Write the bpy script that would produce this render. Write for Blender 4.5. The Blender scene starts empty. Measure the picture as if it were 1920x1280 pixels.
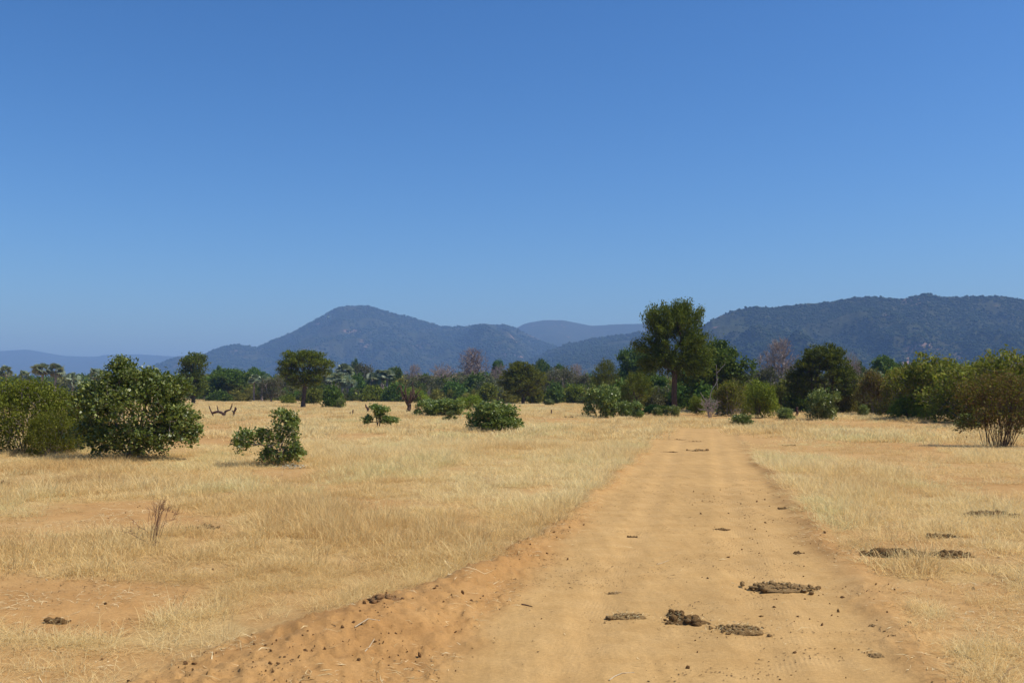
import bpy, bmesh, math, random
import numpy as np
from mathutils import Vector

# ---------------------------------------------------------------- camera, sky, sun, exposure
sc = bpy.context.scene
COL = sc.collection
CAMZ = 2.2
LENS = 35.0
FPX = LENS / 36.0 * 1920.0                 # focal length in pixels of the 1920 px wide photograph
PITCH = math.atan(96.0 / FPX)              # horizon lies 96 px under the middle of the picture
cam_d = bpy.data.cameras.new('camera')
cam_d.lens = LENS
cam_d.sensor_width = 36.0
cam_d.clip_start = 0.1
cam_d.clip_end = 60000.0
cam = bpy.data.objects.new('camera', cam_d)
COL.objects.link(cam)
cam.location = (0, 0, CAMZ)
cam.rotation_euler = (math.pi / 2 + PITCH, 0, 0)
sc.camera = cam

SUN_EL = math.radians(56)
SUN_AZ = math.radians(98)                  # clockwise from the viewing direction (+Y)
SUN_DIR = Vector((math.sin(SUN_AZ) * math.cos(SUN_EL), math.cos(SUN_AZ) * math.cos(SUN_EL), math.sin(SUN_EL)))

world = bpy.data.worlds.new('World')
sc.world = world
world.use_nodes = True
wn = world.node_tree
wn.nodes.clear()
w_out = wn.nodes.new('ShaderNodeOutputWorld')
w_bg = wn.nodes.new('ShaderNodeBackground')
w_sky = wn.nodes.new('ShaderNodeTexSky')
w_sky.sky_type = 'NISHITA'
w_sky.sun_disc = False
w_sky.sun_elevation = SUN_EL
w_sky.sun_rotation = SUN_AZ
w_sky.altitude = 400
w_sky.air_density = 1.0
w_sky.dust_density = 1.3
w_sky.ozone_density = 6.0
w_bg.inputs['Strength'].default_value = 0.15
w_hs = wn.nodes.new('ShaderNodeHueSaturation')           # the camera's picture profile: deeper blues
w_hs.inputs['Saturation'].default_value = 1.13
w_hs.inputs['Hue'].default_value = 0.5
w_hs.inputs['Value'].default_value = 1.0
w_m1 = wn.nodes.new('ShaderNodeVectorMath'); w_m1.operation = 'SCALE'; w_m1.inputs['Scale'].default_value = 0.12
w_gm = wn.nodes.new('ShaderNodeGamma'); w_gm.inputs['Gamma'].default_value = 1.3
w_m2 = wn.nodes.new('ShaderNodeVectorMath'); w_m2.operation = 'SCALE'; w_m2.inputs['Scale'].default_value = 1 / 0.12
wn.links.new(w_sky.outputs[0], w_m1.inputs[0])
wn.links.new(w_m1.outputs[0], w_gm.inputs['Color'])
wn.links.new(w_gm.outputs[0], w_m2.inputs[0])
wn.links.new(w_m2.outputs[0], w_hs.inputs['Color'])
wn.links.new(w_hs.outputs[0], w_bg.inputs['Color'])
wn.links.new(w_bg.outputs[0], w_out.inputs['Surface'])

sun_d = bpy.data.lights.new('sun', 'SUN')
sun_d.energy = 4.6
sun_d.angle = math.radians(0.53)
sun_d.color = (1.0, 0.94, 0.83)
sun = bpy.data.objects.new('sun', sun_d)
COL.objects.link(sun)
sun.location = (30, 10, 60)
sun.rotation_euler = (-SUN_DIR).to_track_quat('-Z', 'Y').to_euler()

sc.view_settings.view_transform = 'Standard'
sc.view_settings.look = 'None'
sc.view_settings.exposure = 0.14
sc.view_settings.gamma = 1.0
sc.view_settings.use_curve_mapping = False
sc.render.engine = 'CYCLES'
cy = sc.cycles
cy.use_denoising = True
try:
    cy.denoiser = 'OPENIMAGEDENOISE'
    cy.denoising_input_passes = 'RGB_ALBEDO_NORMAL'
    cy.denoising_prefilter = 'ACCURATE'
except Exception:
    pass
cy.max_bounces = 8
cy.diffuse_bounces = 4
cy.glossy_bounces = 2
cy.transmission_bounces = 5
cy.volume_bounces = 0
cy.transparent_max_bounces = 4
cy.use_adaptive_sampling = True
cy.adaptive_threshold = 0.008

# ---------------------------------------------------------------- pixel <-> place
CP, SP = math.cos(PITCH), math.sin(PITCH)
def ray(px, py):
    r = (px - 960.0) / FPX
    u = (640.0 - py) / FPX
    return r, CP - u * SP, SP + u * CP
def G(px, py):
    """where the flat ground lies under a pixel of the photograph"""
    dx, dy, dz = ray(px, py)
    t = -CAMZ / dz
    return dx * t, dy * t
def at(px, py, Y):
    dx, dy, dz = ray(px, py)
    return dx / dy * Y, Y, CAMZ + dz / dy * Y
def to_px(x, y, z=0.0):
    f = y * CP + (z - CAMZ) * SP
    u = -y * SP + (z - CAMZ) * CP
    f = np.maximum(f, 1e-3)
    return 960 + FPX * x / f, 640 - FPX * u / f

# ---------------------------------------------------------------- noise
def _hash(ix, iy, seed):
    h = (ix.astype(np.int64) * 374761393 + iy.astype(np.int64) * 668265263 + seed * 1442695041) & 0xFFFFFFFF
    h = ((h ^ (h >> 13)) * 1274126177) & 0xFFFFFFFF
    h = (h ^ (h >> 16)) & 0xFFFFFFFF
    return h / 4294967295.0
def vnoise(x, y, seed=0):
    x = np.asarray(x, float); y = np.asarray(y, float)
    ix = np.floor(x); iy = np.floor(y)
    fx = x - ix; fy = y - iy
    fx = fx * fx * fx * (fx * (fx * 6 - 15) + 10); fy = fy * fy * fy * (fy * (fy * 6 - 15) + 10)
    a = _hash(ix, iy, seed); b = _hash(ix + 1, iy, seed)
    c = _hash(ix, iy + 1, seed); d = _hash(ix + 1, iy + 1, seed)
    return (a * (1 - fx) + b * fx) * (1 - fy) + (c * (1 - fx) + d * fx) * fy
def fbm(x, y, octs=4, seed=0):
    v = 0; amp = 0.5; tot = 0
    for o in range(octs):
        v = v + amp * vnoise(x * 2 ** o + 17.3 * o, y * 2 ** o - 9.1 * o, seed + o * 31); tot += amp; amp *= 0.5
    return v / tot
def sstep(a, b, x):
    t = np.clip((np.asarray(x, float) - a) / (b - a), 0, 1)
    return t * t * (3 - 2 * t)

# ---------------------------------------------------------------- mesh helpers
def npmesh(name, V, faces, mats=(), smooth=False, fattr=None, vattr=None):
    """V (n,3); faces: list of (m,k) index arrays"""
    me = bpy.data.meshes.new(name)
    V = np.ascontiguousarray(V, np.float32)
    me.vertices.add(len(V))
    me.vertices.foreach_set('co', V.ravel())
    faces = [np.asarray(f, np.int32) for f in faces if len(f)]
    nl = sum(f.size for f in faces); nf = sum(len(f) for f in faces)
    me.loops.add(nl)
    me.loops.foreach_set('vertex_index', np.concatenate([f.ravel() for f in faces]))
    me.polygons.add(nf)
    tot = np.concatenate([np.full(len(f), f.shape[1], np.int32) for f in faces])
    start = np.concatenate([[0], np.cumsum(tot)[:-1]]).astype(np.int32)
    me.polygons.foreach_set('loop_start', start)
    try:
        me.polygons.foreach_set('loop_total', tot)
    except Exception:
        pass
    if smooth:
        me.polygons.foreach_set('use_smooth', np.ones(nf, bool))
    for dom, at_ in (('FACE', fattr), ('POINT', vattr)):
        for k, v in (at_ or {}).items():
            v = np.asarray(v)
            if v.ndim == 2:
                a = me.attributes.new(k, 'FLOAT_VECTOR', dom); a.data.foreach_set('vector', np.ascontiguousarray(v, np.float32).ravel())
            elif v.dtype.kind in 'iu':
                a = me.attributes.new(k, 'INT', dom); a.data.foreach_set('value', v.astype(np.int32))
            else:
                a = me.attributes.new(k, 'FLOAT', dom); a.data.foreach_set('value', v.astype(np.float32))
    me.update(calc_edges=True)
    me.validate()
    for m in mats:
        me.materials.append(m)
    return me
def link(name, data, parent=None, loc=(0, 0, 0)):
    o = bpy.data.objects.new(name, data)
    COL.objects.link(o)
    o.location = loc
    if parent is not None:
        o.parent = parent
    return o
def tag(o, label=None, cat=None, group=None, kind=None):
    if label: o['label'] = label
    if cat: o['category'] = cat
    if group: o['group'] = group
    if kind: o['kind'] = kind
    return o
def unit(v):
    return v / np.maximum(np.linalg.norm(v, axis=-1, keepdims=True), 1e-9)
def frustums(P0, P1, r0, r1, sides=5):
    n = len(P0)
    d = unit(P1 - P0)
    ref = np.where(np.abs(d[:, 2:3]) > 0.9, np.array([[1.0, 0, 0]]), np.array([[0, 0, 1.0]]))
    a = unit(np.cross(d, ref)); b = np.cross(d, a)
    th = np.arange(sides) * 2 * math.pi / sides
    ring = a[:, None, :] * np.cos(th)[None, :, None] + b[:, None, :] * np.sin(th)[None, :, None]
    V0 = P0[:, None, :] + ring * r0[:, None, None]
    V1 = P1[:, None, :] + ring * r1[:, None, None]
    V = np.concatenate([V0, V1], 1).reshape(-1, 3)
    k = np.arange(sides); k2 = (k + 1) % sides
    q = np.stack([k, k2, k2 + sides, k + sides], 1)
    F = (np.arange(n) * 2 * sides)[:, None, None] + q[None]
    return V, F.reshape(-1, 4)
def skeleton(rng, roots, targets, seg=3, rise=0.12, jit=0.05, wpath=0.3, down=0.6, multi=0, spread=0.1):
    """grow branches from the root polyline to every target; returns nodes, parents"""
    N = len(targets) * seg + len(roots) + 1 + multi
    P = np.zeros((N, 3)); par = np.full(N, -1, int); L = np.zeros(N)
    n = 0
    for i, r in enumerate(roots):
        P[n] = r; par[n] = n - 1; L[n] = 0 if i == 0 else L[n - 1] + np.linalg.norm(P[n] - P[n - 1]); n += 1
    order = np.argsort(np.linalg.norm(targets - np.asarray(roots[-1]), axis=1) + rng.random(len(targets)) * 0.3)
    first = []
    if multi:
        far = rng.permutation(len(targets))[:multi * 4]
        far = far[np.argsort(-targets[far][:, 2])][:multi]
        first = list(far)
        order = np.array(first + [o for o in order if o not in set(first)])
    for it, t in enumerate(targets[order]):
        if it < multi:
            # a stem of its own from the ground
            off = unit(t * np.array([1, 1, 0]) + rng.normal(0, 0.2, 3) * np.array([1, 1, 0]))
            P[n] = np.array([off[0] * spread * rng.random(), off[1] * spread * rng.random(), -0.1]); par[n] = 0; L[n] = 0
            last = n; p0 = P[n].copy(); n += 1
            dj = np.linalg.norm(t - p0)
            c = p0 + 0.5 * (t - p0) + np.array([0, 0, rise * dj]) + rng.normal(0, jit * dj + 1e-6, 3)
            for s_ in range(1, seg + 1):
                u = s_ / seg
                P[n] = (1 - u) ** 2 * p0 + 2 * u * (1 - u) * c + u * u * t
                par[n] = last; L[n] = L[last] + np.linalg.norm(P[n] - P[last]); last = n; n += 1
            continue
        d = np.linalg.norm(P[:n] - t, axis=1)
        cost = d + wpath * L[:n] + down * np.maximum(0, P[:n, 2] - t[2])
        j = int(np.argmin(cost)); dj = d[j]
        p0 = P[j].copy()
        c = p0 + 0.5 * (t - p0) + np.array([0, 0, rise * dj]) + rng.normal(0, jit * dj + 1e-6, 3)
        last = j
        for s in range(1, seg + 1):
            u = s / seg
            P[n] = (1 - u) ** 2 * p0 + 2 * u * (1 - u) * c + u * u * t
            par[n] = last; L[n] = L[last] + np.linalg.norm(P[n] - P[last]); last = n; n += 1
    return P[:n], par[:n]
def branch_mesh(name, P, par, r_tip, r_base, mat, sides=5, n_root=1, flare=1.0):
    n = len(P)
    cnt = np.zeros(n); has = np.zeros(n, bool)
    has[par[par >= 0]] = True
    cnt[~has] = 1
    for i in range(n - 1, 0, -1):
        cnt[par[i]] += cnt[i]
    e = math.log(max(r_base / r_tip, 1.01)) / math.log(max(cnt[0], 2))
    r = r_tip * np.maximum(cnt, 1) ** e
    i = np.arange(1, n)
    p = par[i]
    r1 = r[i]; r0 = np.minimum(r[p], r1 * 1.35)
    root = p < n_root
    if flare != 1.0:
        r0 = np.where(p == 0, r0 * flare, r0)
    V, F = frustums(P[p], P[i], r0, r1, sides)
    return npmesh(name, V, [F], [mat], smooth=True)
def leaf_cloud(rng, C, D, n, sig, size, aspect=0.55, up=0.8, dirw=0.6, spray=0.0, fold=0.12, var=0.35, flat=1.0):
    """leaves as small folded diamonds round clump centres C with growth directions D"""
    m = len(C)
    C = np.repeat(C, n, 0); D = np.repeat(D, n, 0)
    cr = np.repeat(rng.random(m), n)
    k = len(C)
    off = rng.normal(0, 1, (k, 3)) * sig
    off[:, 2] *= flat
    p = C + off + D * (rng.random((k, 1)) * spray)
    a = unit(rng.normal(0, 1, (k, 3)) + D * dirw * 2)
    nn = unit(rng.normal(0, 1, (k, 3)) + np.array([0, 0, up * 2]))
    s = unit(np.cross(a, nn)); nn = np.cross(s, a)
    L = (size * np.exp(rng.normal(0, var, k)))[:, None]
    W = L * aspect
    V = np.stack([p - a * L * 0.5, p + s * W * 0.5 + nn * fold * L, p + a * L * 0.5, p - s * W * 0.5 + nn * fold * L], 1).reshape(-1, 3)
    F = np.arange(4 * k).reshape(-1, 4)
    rnd = np.clip(0.45 * cr + 0.55 * rng.random(k), 0, 1)
    return V, F, rnd
def lobe_points(rng, lobes, n, shell=0.5, zmin=None):
    lobes = np.asarray(lobes, float)
    w = (lobes[:, 3] * lobes[:, 4] * lobes[:, 5]) ** (2 / 3)
    pick = rng.choice(len(lobes), n * 4, p=w / w.sum())
    d = unit(rng.normal(0, 1, (n * 4, 3)))
    d[:, 2] = np.where((d[:, 2] < -0.2) & (rng.random(n * 4) < 0.5), -d[:, 2], d[:, 2])
    rad = shell + (1 - shell) * rng.random(n * 4) ** 0.6
    P = lobes[pick, :3] + d * rad[:, None] * lobes[pick, 3:]
    ok = np.ones(n * 4, bool)
    if zmin is not None:
        ok &= P[:, 2] > zmin
    P = P[ok][:n]
    return P

# ---------------------------------------------------------------- materials
class NT:
    def __init__(self, name):
        self.m = bpy.data.materials.new(name); self.m.use_nodes = True
        self.t = self.m.node_tree; self.t.nodes.clear()
        self.out = self.t.nodes.new('ShaderNodeOutputMaterial')
    def n(self, ty, **kw):
        o = self.t.nodes.new('ShaderNode' + ty)
        for k, v in kw.items():
            if k in o.inputs: 
                o.inputs[k].default_value = v
            else:
                setattr(o, k, v)
        return o
    def l(self, a, b):
        self.t.links.new(a, b)
    def noise(self, scale, detail=4, rough=0.55, vec=None, dist=0.0):
        o = self.n('TexNoise'); o.inputs['Scale'].default_value = scale; o.inputs['Detail'].default_value = detail
        o.inputs['Roughness'].default_value = rough; o.inputs['Distortion'].default_value = dist
        if vec is not None: self.l(vec, o.inputs['Vector'])
        return o.outputs['Fac'] if 'Fac' in o.outputs else o.outputs[0]
    def ramp(self, fac, stops):
        o = self.n('ValToRGB'); e = o.color_ramp.elements
        while len(e) < len(stops): e.new(0.5)
        for el, (p, c) in zip(e, stops):
            el.position = p
            el.color = (c, c, c, 1) if isinstance(c, (int, float)) else (*c, 1)
        self.l(fac, o.inputs[0])
        return o.outputs[0]
    def mix(self, fac, a, b, mode='MIX'):
        o = self.n('Mix'); o.data_type = 'RGBA'; o.blend_type = mode
        for s, v in ((o.inputs[0], fac), (o.inputs[6], a), (o.inputs[7], b)):
            if isinstance(v, bpy.types.NodeSocket): self.l(v, s)
            elif isinstance(v, (int, float)): s.default_value = v if s.type == 'VALUE' else (v, v, v, 1)
            else: s.default_value = (*v, 1)
        return o.outputs[2]
    def math(self, op, a, b=0.0, clamp=False):
        o = self.n('Math'); o.operation = op; o.use_clamp = clamp
        for s, v in ((o.inputs[0], a), (o.inputs[1], b)):
            if isinstance(v, bpy.types.NodeSocket): self.l(v, s)
            else: s.default_value = v
        return o.outputs[0]
    def attr(self, name, kind='GEOMETRY'):
        o = self.n('Attribute'); o.attribute_type = kind; o.attribute_name = name
        return o.outputs['Fac']
    def obj(self):
        return self.n('TexCoord').outputs['Object']
    def bsdf(self, col, rough=0.8, spec=0.2, normal=None, transl=0.0, tcol=None):
        p = self.n('BsdfPrincipled')
        p.inputs['Roughness'].default_value = rough
        p.inputs['Specular IOR Level'].default_value = spec
        if isinstance(col, bpy.types.NodeSocket): self.l(col, p.inputs['Base Color'])
        else: p.inputs['Base Color'].default_value = (*col, 1)
        if normal is not None: self.l(normal, p.inputs['Normal'])
        sh = p.outputs[0]
        if transl > 0:
            t = self.n('BsdfTranslucent'); mx = self.n('MixShader')
            tc = tcol if tcol is not None else col
            if isinstance(tc, bpy.types.NodeSocket): self.l(tc, t.inputs['Color'])
            else: t.inputs['Color'].default_value = (*tc, 1)
            mx.inputs[0].default_value = transl
            self.l(sh, mx.inputs[1]); self.l(t.outputs[0], mx.inputs[2]); sh = mx.outputs[0]
        self.l(sh, self.out.inputs['Surface'])
        return self.m
    def bump(self, h, strength=0.5, dist=0.02, normal=None):
        b = self.n('Bump'); b.inputs['Strength'].default_value = strength; b.inputs['Distance'].default_value = dist
        self.l(h, b.inputs['Height'])
        if normal is not None: self.l(normal, b.inputs['Normal'])
        return b.outputs[0]

def leaf_mat(name, c0, c1, c2, transl=0.3, rough=0.6, spec=0.12):
    t = NT(name)
    f = t.attr('rnd')
    col = t.ramp(f, [(0.05, c0), (0.55, c1), (0.97, c2)])
    hs = t.n('ObjectInfo').outputs['Random']
    hsv = t.n('HueSaturation'); t.l(col, hsv.inputs['Color'])
    t.l(t.math('ADD', t.math('MULTIPLY', hs, 0.025), 0.4875), hsv.inputs['Hue'])
    t.l(t.math('ADD', t.math('MULTIPLY', hs, 0.3), 0.85), hsv.inputs['Value'])
    tc = t.mix(0.5, hsv.outputs[0], t.mix(1.0, hsv.outputs[0], (1.25, 1.3, 0.5), 'MULTIPLY'))
    return t.bsdf(hsv.outputs[0], rough, spec, transl=transl, tcol=tc)
def bark_mat(name, c0, c1, scale=6.0):
    t = NT(name)
    mp = t.n('Mapping'); t.l(t.obj(), mp.inputs[0]); mp.inputs['Scale'].default_value = (scale, scale, scale * 0.25)
    f = t.noise(1.0, 5, 0.65, mp.outputs[0])
    col = t.ramp(f, [(0.3, c0), (0.7, c1)])
    return t.bsdf(col, 0.9, 0.1, t.bump(f, 0.8, 0.03))

M = {}
M['mopane'] = leaf_mat('mopane_leaf', (0.055, 0.088, 0.012), (0.150, 0.205, 0.034), (0.440, 0.480, 0.150), 0.30, 0.40, 0.5)
M['acacia'] = leaf_mat('acacia_leaf', (0.056, 0.075, 0.011), (0.097, 0.127, 0.016), (0.170, 0.186, 0.028), 0.3)
M['acacia_olive'] = leaf_mat('acacia_olive_leaf', (0.076, 0.093, 0.011), (0.126, 0.147, 0.016), (0.211, 0.217, 0.028), 0.3)
M['broad'] = leaf_mat('broadleaf', (0.049, 0.093, 0.016), (0.093, 0.157, 0.026), (0.187, 0.251, 0.040), 0.25)
M['lime'] = leaf_mat('lime_leaf', (0.116, 0.171, 0.020), (0.200, 0.261, 0.029), (0.314, 0.370, 0.049), 0.35)
M['thicket'] = leaf_mat('thicket_leaf', (0.093, 0.118, 0.014), (0.161, 0.190, 0.022), (0.279, 0.285, 0.038), 0.3)
M['olive'] = leaf_mat('olive_leaf', (0.108, 0.107, 0.020), (0.192, 0.181, 0.034), (0.326, 0.284, 0.065), 0.3)
M['brownleaf'] = leaf_mat('brownish_leaf', (0.113, 0.079, 0.026), (0.188, 0.142, 0.041), (0.303, 0.211, 0.071), 0.3)
M['grey'] = leaf_mat('grey_green_leaf', (0.083, 0.086, 0.038), (0.124, 0.125, 0.057), (0.193, 0.185, 0.093), 0.25)
M['palm'] = leaf_mat('palm_frond', (0.130, 0.167, 0.097), (0.242, 0.288, 0.177), (0.446, 0.474, 0.336), 0.2)
M['deadfrond'] = leaf_mat('dead_frond', (0.182, 0.168, 0.140), (0.280, 0.259, 0.210), (0.392, 0.364, 0.294), 0.2)
M['twig'] = leaf_mat('grey_twig', (0.169, 0.130, 0.111), (0.260, 0.202, 0.176), (0.377, 0.299, 0.260), 0.0, 0.9, 0.1)
M['hillwood'] = leaf_mat('hillside_crown', (0.014, 0.025, 0.008), (0.027, 0.043, 0.013), (0.053, 0.065, 0.022), 0.0, 0.9, 0.1)
M['paleleaf'] = leaf_mat('pale_dry_leaf', (0.32, 0.30, 0.20), (0.45, 0.42, 0.30), (0.55, 0.52, 0.42), 0.2, 0.8, 0.1)
M['bark'] = bark_mat('dark_bark', (0.045, 0.034, 0.026), (0.13, 0.10, 0.078))
M['bark_brown'] = bark_mat('brown_bark', (0.04, 0.027, 0.02), (0.17, 0.115, 0.08))
M['bark_grey'] = bark_mat('grey_bark', (0.18, 0.145, 0.125), (0.40, 0.33, 0.29), 3.0)
M['deadwood'] = bark_mat('weathered_dead_wood', (0.16, 0.13, 0.11), (0.42, 0.37, 0.32), 8.0)
M['darkwood'] = bark_mat('dark_red_dead_wood', (0.05, 0.028, 0.024), (0.15, 0.085, 0.07), 8.0)
M['redtwig'] = bark_mat('reddish_dry_twig', (0.13, 0.065, 0.04), (0.28, 0.155, 0.10), 20.0)
M['straw_stick'] = bark_mat('pale_dry_stick', (0.42, 0.33, 0.20), (0.62, 0.52, 0.36), 20.0)

def dung_mat(name, c0, c1, c2):
    t = NT(name)
    o = t.obj()
    f = t.noise(26.0, 6, 0.7, o)
    g = t.noise(120.0, 3, 0.6, o)
    col = t.mix(0.5, t.ramp(f, [(0.3, c0), (0.55, c1), (0.8, c2)]), t.ramp(g, [(0.35, c0), (0.7, c2)]))
    return t.bsdf(col, 0.95, 0.05, t.bump(g, 1.0, 0.012, t.bump(f, 0.9, 0.03)))
M['dung'] = dung_mat('dung_dark', (0.090, 0.048, 0.017), (0.21, 0.122, 0.048), (0.36, 0.225, 0.098))
M['dung_dry'] = dung_mat('dung_dry', (0.18, 0.104, 0.038), (0.34, 0.210, 0.086), (0.48, 0.32, 0.148))
M['clod'] = dung_mat('soil_clod', (0.20, 0.10, 0.042), (0.33, 0.18, 0.075), (0.42, 0.25, 0.11))
M['termite'] = dung_mat('termite_soil', (0.30, 0.12, 0.05), (0.42, 0.18, 0.075), (0.50, 0.24, 0.10))

def grass_mat(name):
    t = NT(name)
    tint = t.attr('tint', 'INSTANCER')
    f = t.attr('rnd')
    a = t.ramp(tint, [(0.0, (0.50, 0.32, 0.13)), (0.18, (0.70, 0.50, 0.21)), (0.5, (0.80, 0.62, 0.285)), (0.72, (0.83, 0.68, 0.35)), (1.0, (0.70, 0.635, 0.30))])
    col = t.mix(1.0, a, t.ramp(f, [(0.0, 0.72), (0.5, 1.0), (1.0, 1.16)]), 'MULTIPLY')
    return t.bsdf(col, 0.6, 0.25, transl=0.45)
M['grass'] = grass_mat('dry_grass')
M['litter'] = leaf_mat('straw_litter', (0.42, 0.29, 0.14), (0.64, 0.49, 0.26), (0.80, 0.66, 0.40), 0.15, 0.8, 0.1)
M['debris'] = leaf_mat('dark_debris', (0.05, 0.03, 0.015), (0.10, 0.06, 0.03), (0.19, 0.12, 0.06), 0.0, 0.9, 0.05)

def ground_mat():
    t = NT('savanna_soil')
    o = t.obj()
    road = t.attr('road'); bare = t.attr('bare'); red = t.attr('red')
    n1 = t.noise(0.35, 4, 0.6, o); n2 = t.noise(2.2, 5, 0.6, o); n3 = t.noise(30.0, 4, 0.65, o); n4 = t.noise(140.0, 3, 0.6, o)
    soil = t.ramp(n2, [(0.28, (0.420, 0.250, 0.105)), (0.5, (0.475, 0.295, 0.130)), (0.75, (0.515, 0.335, 0.158))])
    rcol = t.ramp(n2, [(0.28, (0.455, 0.285, 0.120)), (0.5, (0.500, 0.322, 0.142)), (0.75, (0.535, 0.355, 0.166))])
    redc = t.ramp(n2, [(0.3, (0.380, 0.205, 0.078)), (0.7, (0.450, 0.255, 0.102))])
    c = t.mix(red, soil, redc)
    c = t.mix(road, c, rcol)
    # dusty smears drawn out along the road
    mp = t.n('Mapping'); t.l(o, mp.inputs[0]); mp.inputs['Rotation'].default_value = (0, 0, 0.19); mp.inputs['Scale'].default_value = (7.0, 0.35, 1.0)
    st = t.noise(1.0, 4, 0.6, mp.outputs[0])
    c = t.mix(t.math('MULTIPLY', road, 0.55), c, t.mix(1.0, c, t.ramp(st, [(0.3, 0.86), (0.7, 1.12)]), 'MULTIPLY'))
    # straw and humus under the grass
    straw = t.ramp(n3, [(0.3, (0.38, 0.255, 0.115)), (0.55, (0.50, 0.365, 0.175)), (0.8, (0.58, 0.45, 0.24))])
    c = t.mix(bare, t.mix(0.75, c, straw), c)
    # grain
    c = t.mix(1.0, c, t.ramp(n3, [(0.25, 0.84), (0.7, 1.10)]), 'MULTIPLY')
    c = t.mix(1.0, c, t.ramp(n4, [(0.25, 0.86), (0.7, 1.10)]), 'MULTIPLY')
    c = t.mix(1.0, c, t.ramp(n1, [(0.3, 0.90), (0.7, 1.08)]), 'MULTIPLY')
    c = t.mix(1.0, c, (0.96, 0.92, 0.80), 'MULTIPLY')
    # fine dark bits of dung and leaf
    vo = t.n('TexVoronoi'); vo.inputs['Scale'].default_value = 24.0; vo.inputs['Randomness'].default_value = 1.0; t.l(o, vo.inputs['Vector'])
    thr = t.math('MULTIPLY', t.ramp(n2, [(0.42, 0.0), (0.75, 1.0)]), 0.20)
    spot = t.math('LESS_THAN', vo.outputs['Distance'], thr)
    c = t.mix(t.math('MULTIPLY', spot, 0.7), c, (0.11, 0.06, 0.03))
    # packed wheel tracks: a little paler, with faint tread lines
    trk = t.attr('trk')
    tread = t.math('SINE', t.math('MULTIPLY', t.attr('sco'), 150.0))
    tb = t.math('MULTIPLY', t.math('MULTIPLY', tread, trk), t.ramp(n2, [(0.45, 0.0), (0.6, 1.0)]))
    c = t.mix(t.math('MULTIPLY', trk, 0.5), c, t.mix(1.0, c, (1.10, 1.10, 1.12), 'MULTIPLY'))
    h = t.math('ADD', t.math('ADD', t.math('MULTIPLY', n3, 0.7), t.math('MULTIPLY', n4, 0.3)), t.math('MULTIPLY', tb, 0.07))
    nrm = t.bump(h, 0.55, 0.02, t.bump(n2, 0.25, 0.06))
    return t.bsdf(c, 0.95, 0.08, nrm)
M['ground'] = ground_mat()

def hill_mat(name, rockiness, k=1.0):
    t = NT(name)
    o = t.obj()
    a = t.noise(0.004, 5, 0.6, o); b = t.noise(0.03, 5, 0.65, o); r = t.noise(0.0065, 6, 0.68, o, 0.6)
    col = t.mix(a, (0.062 * k, 0.095 * k, 0.026 * k), (0.140 * k, 0.125 * k, 0.058 * k))
    col = t.mix(1.0, col, t.ramp(b, [(0.3, 0.6), (0.7, 1.35)]), 'MULTIPLY')
    rock = t.ramp(b, [(0.35, (0.17, 0.095, 0.065)), (0.65, (0.34, 0.215, 0.165))])
    m = t.ramp(r, [(0.60 - rockiness, 0.0), (0.68 - rockiness, 1.0)])
    col = t.mix(m, col, rock)
    return t.bsdf(col, 0.95, 0.05, t.bump(b, 1.0, 12.0))
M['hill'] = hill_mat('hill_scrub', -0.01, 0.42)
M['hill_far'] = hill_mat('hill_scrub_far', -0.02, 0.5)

# ---------------------------------------------------------------- the lie of the land
L0 = np.array(G(790, 1280)); L1 = np.array(G(1250, 808)); R0 = np.array(G(1730, 1280)); R1 = np.array(G(1375, 808))
C0 = (L0 + R0) / 2; C1 = (L1 + R1) / 2
RD = (C1 - C0) / np.linalg.norm(C1 - C0); RN = np.array([RD[1], -RD[0]])       # along the road, and to its right
HW = 0.25 * (abs((R0 - L0) @ RN) + abs((R1 - L1) @ RN))                         # half width
ROAD_END = 64.0
def road_co(x, y):
    t = (x - C0[0]) * RD[0] + (y - C0[1]) * RD[1] + 7.55
    s = (x - C0[0]) * RN[0] + (y - C0[1]) * RN[1]
    return s, t
def left_shoulder(t):
    return np.interp(t, [5, 7.5, 8.8, 10.2, 12.0, 13.0, 15.5, 20, 30, 60], [2.2, 2.0, 1.8, 1.35, 0.75, 0.6, 0.5, 0.35, 0.25, 0.2])
def right_shoulder(t):
    return np.interp(t, [5, 8, 10, 13, 16, 20, 30, 60], [0.25, 0.3, 0.5, 0.6, 0.4, 0.3, 0.2, 0.2])
# bare patches: centre and half axes in the photograph, on the ground plane
BARE = [(120, 1130, 300, 52, 1.0), (60, 1235, 330, 62, 0.75), (330, 1250, 200, 40, 0.8), (215, 972, 235, 30, 1.0), (60, 992, 130, 20, 0.9), (420, 985, 70, 14, 0.7), (620, 1010, 110, 9, 0.45), (330, 1062, 150, 12, 0.55), (760, 1040, 80, 8, 0.4), (720, 940, 170, 13, 0.85),
        (385, 828, 75, 14, 1.0), (330, 845, 60, 6, 0.7), (470, 838, 60, 4, 0.6), (525, 886, 90, 13, 1.0), (1070, 788, 95, 5, 1.0), (930, 792, 60, 3, 0.5), (705, 818, 110, 7, 0.85), (620, 826, 80, 5, 0.7),
        (1800, 1175, 250, 100, 0.84), (1700, 1030, 150, 18, 0.85), (1880, 1045, 110, 16, 0.8), (1800, 1010, 50, 6, 0.6), (1640, 836, 210, 7, 0.9), (1820, 841, 120, 8, 0.9), (1500, 830, 60, 4, 0.6),
        (1310, 790, 90, 4, 0.35), (715, 800, 45, 4, 0.9), (870, 935, 90, 7, 0.4), (545, 905, 70, 7, 0.35), (1180, 800, 60, 3, 0.4), (420, 905, 120, 6, 0.5), (60, 1060, 120, 10, 0.5), (1540, 765, 90, 5, 0.7)]
CLUMPS = [(400, 1165, 190, 60), (150, 1190, 120, 14), (570, 985, 190, 50), (1640, 1070, 130, 26), (1850, 1075, 90, 18), (1740, 1150, 60, 12), (1860, 1215, 80, 20), (700, 1100, 160, 40)]
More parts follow.
